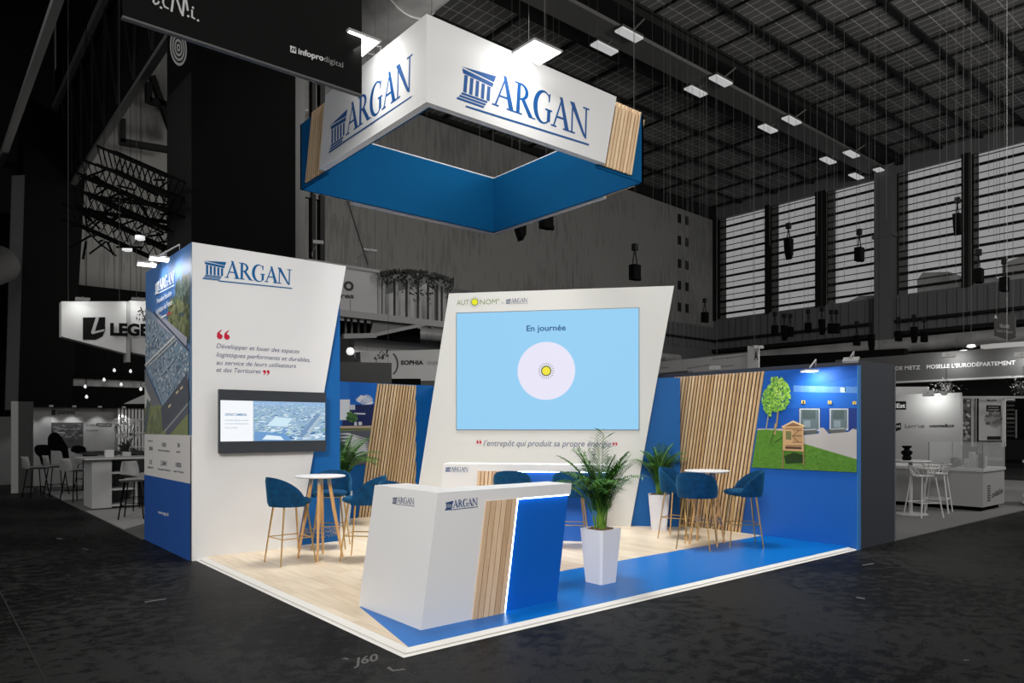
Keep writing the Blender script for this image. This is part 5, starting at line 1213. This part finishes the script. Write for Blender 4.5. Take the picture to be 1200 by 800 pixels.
tag(MB().tube([ONX(800, 435, 12.1), tuple(ONX(800, 435, 12.1).xy)+(HC,)], .004, 4).extr([ONX(*p, 12) for p in ((772, 437), (806, 434), (806, 440), (772, 443))], (.2, 0, 0)).build('dark_valance', GREYD), 'short dark valance below the left part of the A sign', 'panel')
tag(MB().tube([ONX(900, 418, 24.1), tuple(ONX(900, 418, 24.1).xy)+(HC,)], .006, 4).tube([ONX(1030, 411, 24.1), tuple(ONX(1030, 411, 24.1).xy)+(HC,)], .006, 4).extr([ONX(*p, 24) for p in ((890, 417), (1060, 408), (1060, 424), (890, 436))], (.3, 0, 0)).build('dark_fascia', BLK), 'long black fascia behind the right partition wall', 'fascia')

# ---- right neighbour stand
rc = thing('right_carpet', (14, 3, 0), 'grey carpet of the stand to the right', 'carpet')
MB().box((8.39, 0.0, .002), (24, 8, .015)).build('carpet', MATS['grey_carpet'], rc)
fs_ = thing('grand_fascia', (18.9, 2, 3), 'long grey fascia reading METZ and MOSELLE L’EURODÉPARTEMENT over the right stand', 'fascia')
MB().box((18.9, -2.5, 3.0), (19.2, 6, 3.74)).build('board', mat('fascia_grey', (74, 74, 74), .6, noise=.08, nscale=2), fs_); MB().box((18.86, -2.5, 2.95), (19.2, 6, 3.0)).build('edge_profile', GREYL, fs_)
pn = Plane((18.9, 0, 0), (0, -1, 0)); D = Decal(pn, .01)
D.tpx('VILLE DE METZ', (1031, 434.3), (1078.5, 432.4), 4.4, (190, 190, 190), bold=.02); D.tpx('MOSELLE L’EURODÉPARTEMENT', (1086, 432), (1190, 427), 4.6, (205, 205, 205), bold=.015); D.build('lettering', fs_)
for px_, nm in ((1112, 'left'), (1198, 'right')):
    p = ONX(px_, 416, 18.4); flood('fascia_spotlight', p, ONX(px_, 418, 18.9), (.16, .08), ONX(px_, 436, 18.95), 10, 'lit spotlight shining on the long grey fascia, %s one of two' % nm, 'spotlights on the grey fascia', col=BULB)
wv = thing('logo_wall', (15.9, 3, 0), 'pale grey wall with four dark partner logos in the right stand', 'partition wall')
MB().box((15.9, 1.6, .02), (16.0, 6.5, 2.49)).build('board', GREYP, wv)
pn = Plane((15.9, 0, 0), (0, -1, 0)); D = Decal(pn, .006)
D.ppx([(1040, 470), (1062, 470), (1062, 479.8), (1040, 479.8)], (20, 20, 20)); D.ppx([(1049, 496.5), (1056, 495), (1056, 503), (1050, 505)], (24, 24, 24)); D.layer(.004)
D.tpx('GrandEst', (1030, 477.8), (1061, 477.5), 5, (200, 200, 200), bold=.03); D.tpx('M', (1051, 501.5), (1055, 501), 3.4, (180, 180, 180), bold=.02)
D.tpx('Lorr’up', (1061, 501), (1083.5, 500.5), 4.2, (60, 60, 60), bold=0, sp=1.05); D.tpx('vosges&co', (1089, 500.5), (1118, 500), 3.8, (24, 24, 24), bold=.02); D.build('partner_logos', wv)
flood('wall_wash_lamp', ONX(1088, 461, 15.4), ONX(1088, 461.5, 15.9), (.12, .08), ONX(1090, 480, 15.95), 9, 'lamp washing the pale logo wall from above', 'lamps of the right stand', col=BULB)
tag(MB().extr([ONX(*p, 17.5) for p in ((1040, 453), (1087, 453), (1087, 583), (1040, 583))], (.1, 0, 0)).build('white_header', mat('bright_board', (200, 200, 200), .6)), 'bright white header strip above the logo wall', 'panel')
def plant_basket(px, py, d, lb):
    p = AT(px, py, d); t = thing('hanging_basket', p, lb, 'hanging plant', 'hanging baskets under the fascia'); RR = random.Random(int(px)); m = MB()
    for k in range(160):
        q_ = p+Vector((RR.gauss(0, .13), RR.gauss(0, .13), RR.gauss(0, .1))); e = Vector((RR.uniform(-1, 1), RR.uniform(-1, 1), RR.uniform(-1, 1))).normalized()*.05; f_ = e.cross(Vector((0, 0, 1)))*.4; m.add([q_-e, q_+f_, q_+e, q_-f_], [(0, 1, 2, 3)])
    m.build('leaves', GREYP, t); MB().lathe([(.05, -.2), (.15, -.15), (.18, -.05)], p, 14).build('basket', GREYD, t); MB().tube([p, p+Vector((0, 0, .5))], .006, 4).build('hanger', BLK, t)
plant_basket(1109, 456, 17, 'pale leafy hanging basket above the logo wall corner'); plant_basket(1199, 453, 17.5, 'pale leafy hanging basket cut off at the right edge')
sh = thing('poster_rack', (17, 1, 0), 'row of framed posters and shelves in the right stand', 'display rack')
def XR(a, b, t_, bt, x, dx=.05): return MB().extr([ONX(*p, x) for p in ((a, t_), (b, t_), (b, bt), (a, bt))], (dx, 0, 0))
XR(1124, 1127.5, 464, 523, 16.4).build('post', GREYL, sh); XR(1174.5, 1178, 466, 523, 16.4).build('post', GREYL, sh); XR(1138, 1141, 466, 523, 16.6).build('post', GREYL, sh); XR(1142.5, 1144, 466, 523, 16.6).build('post', STEELL, sh)
XR(1124, 1215, 464, 466.5, 16.35).build('top_rail', GREYL, sh)
XR(1147, 1175, 466.5, 516, 16.7).build('white_poster', mat('poster_paper', (176, 176, 176), .7), sh); XR(1127.5, 1138, 466.5, 517, 16.7).build('tall_poster', GREYM, sh)
XR(1146, 1176, 516, 540, 17.2).build('base_board', GREYM, sh)
XR(1178, 1215, 466, 515, 17.3).build('dark_shelf_back', BLK, sh)
pn = Plane((16.7, 0, 0), (0, -1, 0)); D = Decal(pn, .006)
D.ppx([(1156, 474.5), (1173, 475), (1173, 482.5), (1156, 482)], (26, 26, 26)); D.layer(.004); D.tpx('MOSELLE', (1158.5, 477.8), (1170, 477.8), 1.6, (170, 170, 170)); D.tpx('ATTRACTIVITE', (1157.5, 481), (1171, 481), 1.8, (180, 180, 180), bold=.03); D.tpx('Moselle', (1157, 470), (1168, 470), 2.6, (60, 60, 60))
for k in range(22): blob(D, R4.uniform(1157, 1172), R4.uniform(484, 499), R4.uniform(.03, .07), R4.choice([(110, 110, 110), (90, 90, 90), (140, 140, 140)]), 5, 2)
D.ppx([(1157, 511), (1173, 511), (1173, 515), (1157, 515)], (36, 36, 36))
for k in range(26): blob(D, R4.uniform(1128, 1137), R4.uniform(468, 515), R4.uniform(.03, .06), R4.choice([(160, 160, 160), (70, 70, 70), (190, 190, 190)]), 5)
D.build('poster_print', sh)
D = Decal(Plane((17.3, 0, 0), (0, -1, 0)), .01)
for k in range(9):
    y = 469+k*5; D.ppx([(1180, y), (1189, y), (1189, y+2.2), (1180, y+2.2)], R4.choice([(100, 100, 100), (50, 50, 50), (70, 70, 70)]))
D.ppx([(1179, 467), (1189.5, 467), (1189.5, 470), (1179, 470)], (190, 190, 190)); D.ppx([(1190, 480), (1192, 480), (1192, 513), (1190, 513)], (110, 110, 110)); D.build('shelf_goods_print', sh)
wc = thing('long_white_counter', (17, 0, 0), 'long pale counter with light edges at the right picture edge', 'counter')
MB().box((15.6, -1.5, .25), (16.4, .28, .93)).build('body', GREYP, wc); MB().box((15.55, -1.5, .93), (16.45, .3, .98)).box((15.55, -1.5, .2), (16.4, .3, .25)).box((15.55, -1.5, .05), (16.4, .3, .09)).build('edge_profile', GREYL, wc); MB().box((15.7, -1.5, .015), (16.3, .2, .2)).build('plinth', BLK, wc)
# glass case counter
od = thing('model_display_counter', (14.1, 1.1, 0), 'pale display counter reading odalie with a clear case on top', 'counter')
MB().box((13.5, .42, .1), (14.8, 2.6, .80)).build('body', mat('odalie_grey', (142, 142, 142), .6), od); MB().box((13.48, .40, .80), (14.82, 2.6, .86)).build('top', GREYL, od)
MB().box((13.6, .5, .015), (14.7, 2.5, .1)).build('plinth', BLK, od)
pn = Plane((0, .42, 0), (1, 0, 0)); D = Decal(pn, .004)
D.tpx('odalie', (1162, 583), (1175, 577), 7, (40, 40, 40), bold=.01)
for k in range(7): D.ppx([(1157, 569+k*2.8), (1160.5, 568.3+k*2.8), (1160.5, 569.6+k*2.8), (1157, 570.3+k*2.8)], (40, 40, 40))
D.build('lettering', od)
cs = MB()
for a, b in (((13.5, .42), (14.8, .42)), ((13.5, .42), (13.5, 1.4)), ((14.8, .42), (14.8, 1.4)), ((13.5, 1.4), (14.8, 1.4))):
    cs.box((min(a[0], b[0])-.004, min(a[1], b[1])-.004, .86), (max(a[0], b[0])+.004, max(a[1], b[1])+.004, 1.37))
cs.box((13.5, .42, 1.365), (14.8, 1.4, 1.375)); cs.build('clear_case', GLASS, od)
e = MB()
for x, y in ((13.5, .42), (14.8, .42), (13.5, 1.4), (14.8, 1.4)): e.box((x-.008, y-.008, .86), (x+.008, y+.008, 1.38))
e.build('case_edges', STEELL, od)
RR = random.Random(21)
for k in range(9):
    x = 13.62+RR.uniform(0, .95); y = .52+.09*k; h_ = RR.uniform(.1, .38); o_ = MB(); o_.box((x, y, .86), (x+.16, y+.07, .86+h_))
    for j in range(int(h_/.06)): o_.box((x-.012, y-.008, .88+j*.06), (x+.172, y+.078, .895+j*.06))
    tag(o_.build('model_building', R4.choice([GREYL, GREYM, GREYP])), 'small grey architectural model block inside the clear display case', 'model', 'model buildings in the clear case')
pt = thing('pedestal_table', (12.4, 1.75, 0), 'round white pedestal high table in the right stand, under the dark vase', 'table')
q_ = FLR(1067, 603); q_.z = .015
MB().lathe([(.3, 0), (.3, .012), (.05, .03), (.035, .05), (.035, 1.0), (.06, 1.01)], q_, 28).build('pedestal', GREYL, pt, smooth=True); MB().lathe([(.36, 1.01), (.37, 1.02), (.36, 1.035)], q_, 32).build('tabletop', GREYL, pt, smooth=True)
v_ = q_+Vector((-.12, .02, 1.036)); t = thing('dark_vase', v_, 'small black ribbed vase on the pedestal table', 'vase')
MB().lathe([(.07, 0), (.085, .05), (.06, .09), (.095, .13), (.1, .17), (.05, .2), (.045, .22), (.09, .26), (.08, .28)], v_, 20).build('body', BLK, t, smooth=True)
tag(MB().box((13.0, 2.7, .02), (13.6, 3.9, .78)).build('low_cabinet', GREYM, None, bevel=.01), 'low grey cabinet behind the pedestal table', 'cabinet')
WIRE = mat('white_wire', (190, 190, 190), .4)
def wire_stool(label):
    t = thing('wire_stool', (0, 0, 0), label, 'bar stool', 'white tubular bar stools in the right stand'); sz = .74
    MB().lathe([(.16, 0), (.18, .01), (.185, .025), (.16, .035)], (0, 0, sz), 22).build('seat', WIRE, t, smooth=True)
    for sx in (-1, 1):
        for sy in (-1, 1): MB().tube([(sx*.14, sy*.14, sz+.0), (sx*.23, sy*.23, 0)], .013, 6).build('leg', WIRE, t)
    f = MB(); k = .2
    for a, b in (((k, k), (k, -k)), ((k, -k), (-k, -k)), ((-k, -k), (-k, k)), ((-k, k), (k, k))): f.tube([(*a, .27), (*b, .27)], .009, 5)
    f.build('footrest', WIRE, t)
    r_ = MB(); arcp = [(.26*math.cos(math.radians(60+240*i/24)), .25*math.sin(math.radians(60+240*i/24)), sz+.2-.03*math.cos(math.radians(240*i/24-120))) for i in range(25)]
    r_.tube(arcp, .013, 6)
    for i in range(0, 25, 2): r_.tube([arcp[i], (arcp[i][0]*.62, arcp[i][1]*.66, sz+.02)], .006, 4)
    for i in range(1, 24, 3): r_.tube([arcp[i], (arcp[min(24, i+3)][0]*.62, arcp[min(24, i+3)][1]*.66, sz+.02)], .005, 4)
    r_.build('wire_backrest', WIRE, t); return t
ws = wire_stool('white tubular bar stool with a curved wire back, nearer the anthracite wall')
ws.location = (11.75, .86, .015); ws.rotation_euler = (0, 0, math.radians(60))
dup(ws, (12.75, .98, .015), math.radians(190), 'white tubular bar stool with a curved wire back, beside the display counter')
# aisle sign VILLAGE and white panel
vs = thing('village_sign', (25, 3.3, 4.6), 'dark hanging aisle sign reading VILLAGE at the right edge', 'hanging sign')
MB().extr([ONX(*p, 24) for p in ((1165, 368), (1189.5, 369), (1189.5, 394.5), (1186, 396), (1180, 398), (1165, 393.5))], (.1, 0, 0)).build('board', mat('village_board', (52, 52, 52), .7), vs)
D = Decal(Plane((24, 0, 0), (0, -1, 0)), .01); D.tpx('VILLAGE', (1171.5, 383.5), (1183, 384.5), 4, (150, 150, 150), bold=.02); D.tpx('French Property', (1168, 388.5), (1187, 390.5), 3, (130, 130, 130), bold=.01); D.ppx([(1165, 372.5), (1167, 368.5), (1169, 373)], (170, 170, 170)); D.build('lettering', vs)
tag(MB().tube([ONX(1180, 402, 23.05), tuple(ONX(1180, 402, 23.05).xy)+(HC,)], .0025, 4).extr([ONX(*p, 23) for p in ((1149, 403.5), (1210, 399), (1210, 411.5), (1149, 416))], (.1, 0, 0)).build('white_signboard', mat('pale_lit_board', (210, 210, 210), .6, emit=(150, 150, 150), es=.0)), 'plain white panel above the grey fascia at the right edge', 'panel')
for px_, py_, nm in ((1138, 407.5, 'brighter upper'), (1129, 414, 'lower flat')):
    p = AT(px_, py_, 22); t = thing('fair_spotlight', p, '%s lit spotlight between the fascia and the white panel' % nm, 'spotlight', 'spotlights above the grey fascia'); MB().lathe([(.05, 0), (.13, .03), (.1, .1)], p, 14).build('lens', BULB, t, smooth=True); MB().bar(p+Vector((0, 0, .08)), p+Vector((.1, -.5, .1)), .03).build('arm', STEEL, t); wires(t, [p+Vector((0, 0, .1))])

wires(sw, [ONY(430, 413, 15.1), ONY(500, 411, 15.1)])
wires(vs, [ONX(1168, 372, 24.05), ONX(1187, 371, 24.05)])
wires(sa, [ONX(785, 424, 14.1), ONX(840, 418, 14.1), ONX(884, 407, 13.92)])
wires(sg, [(5.1, 12.1, 5.75), (6.5, 12.1, 5.75)])
wires(hs, [ONY(80, 354, 14.1), ONY(140, 354, 14.1), ONY(160, 353, 14.9)])
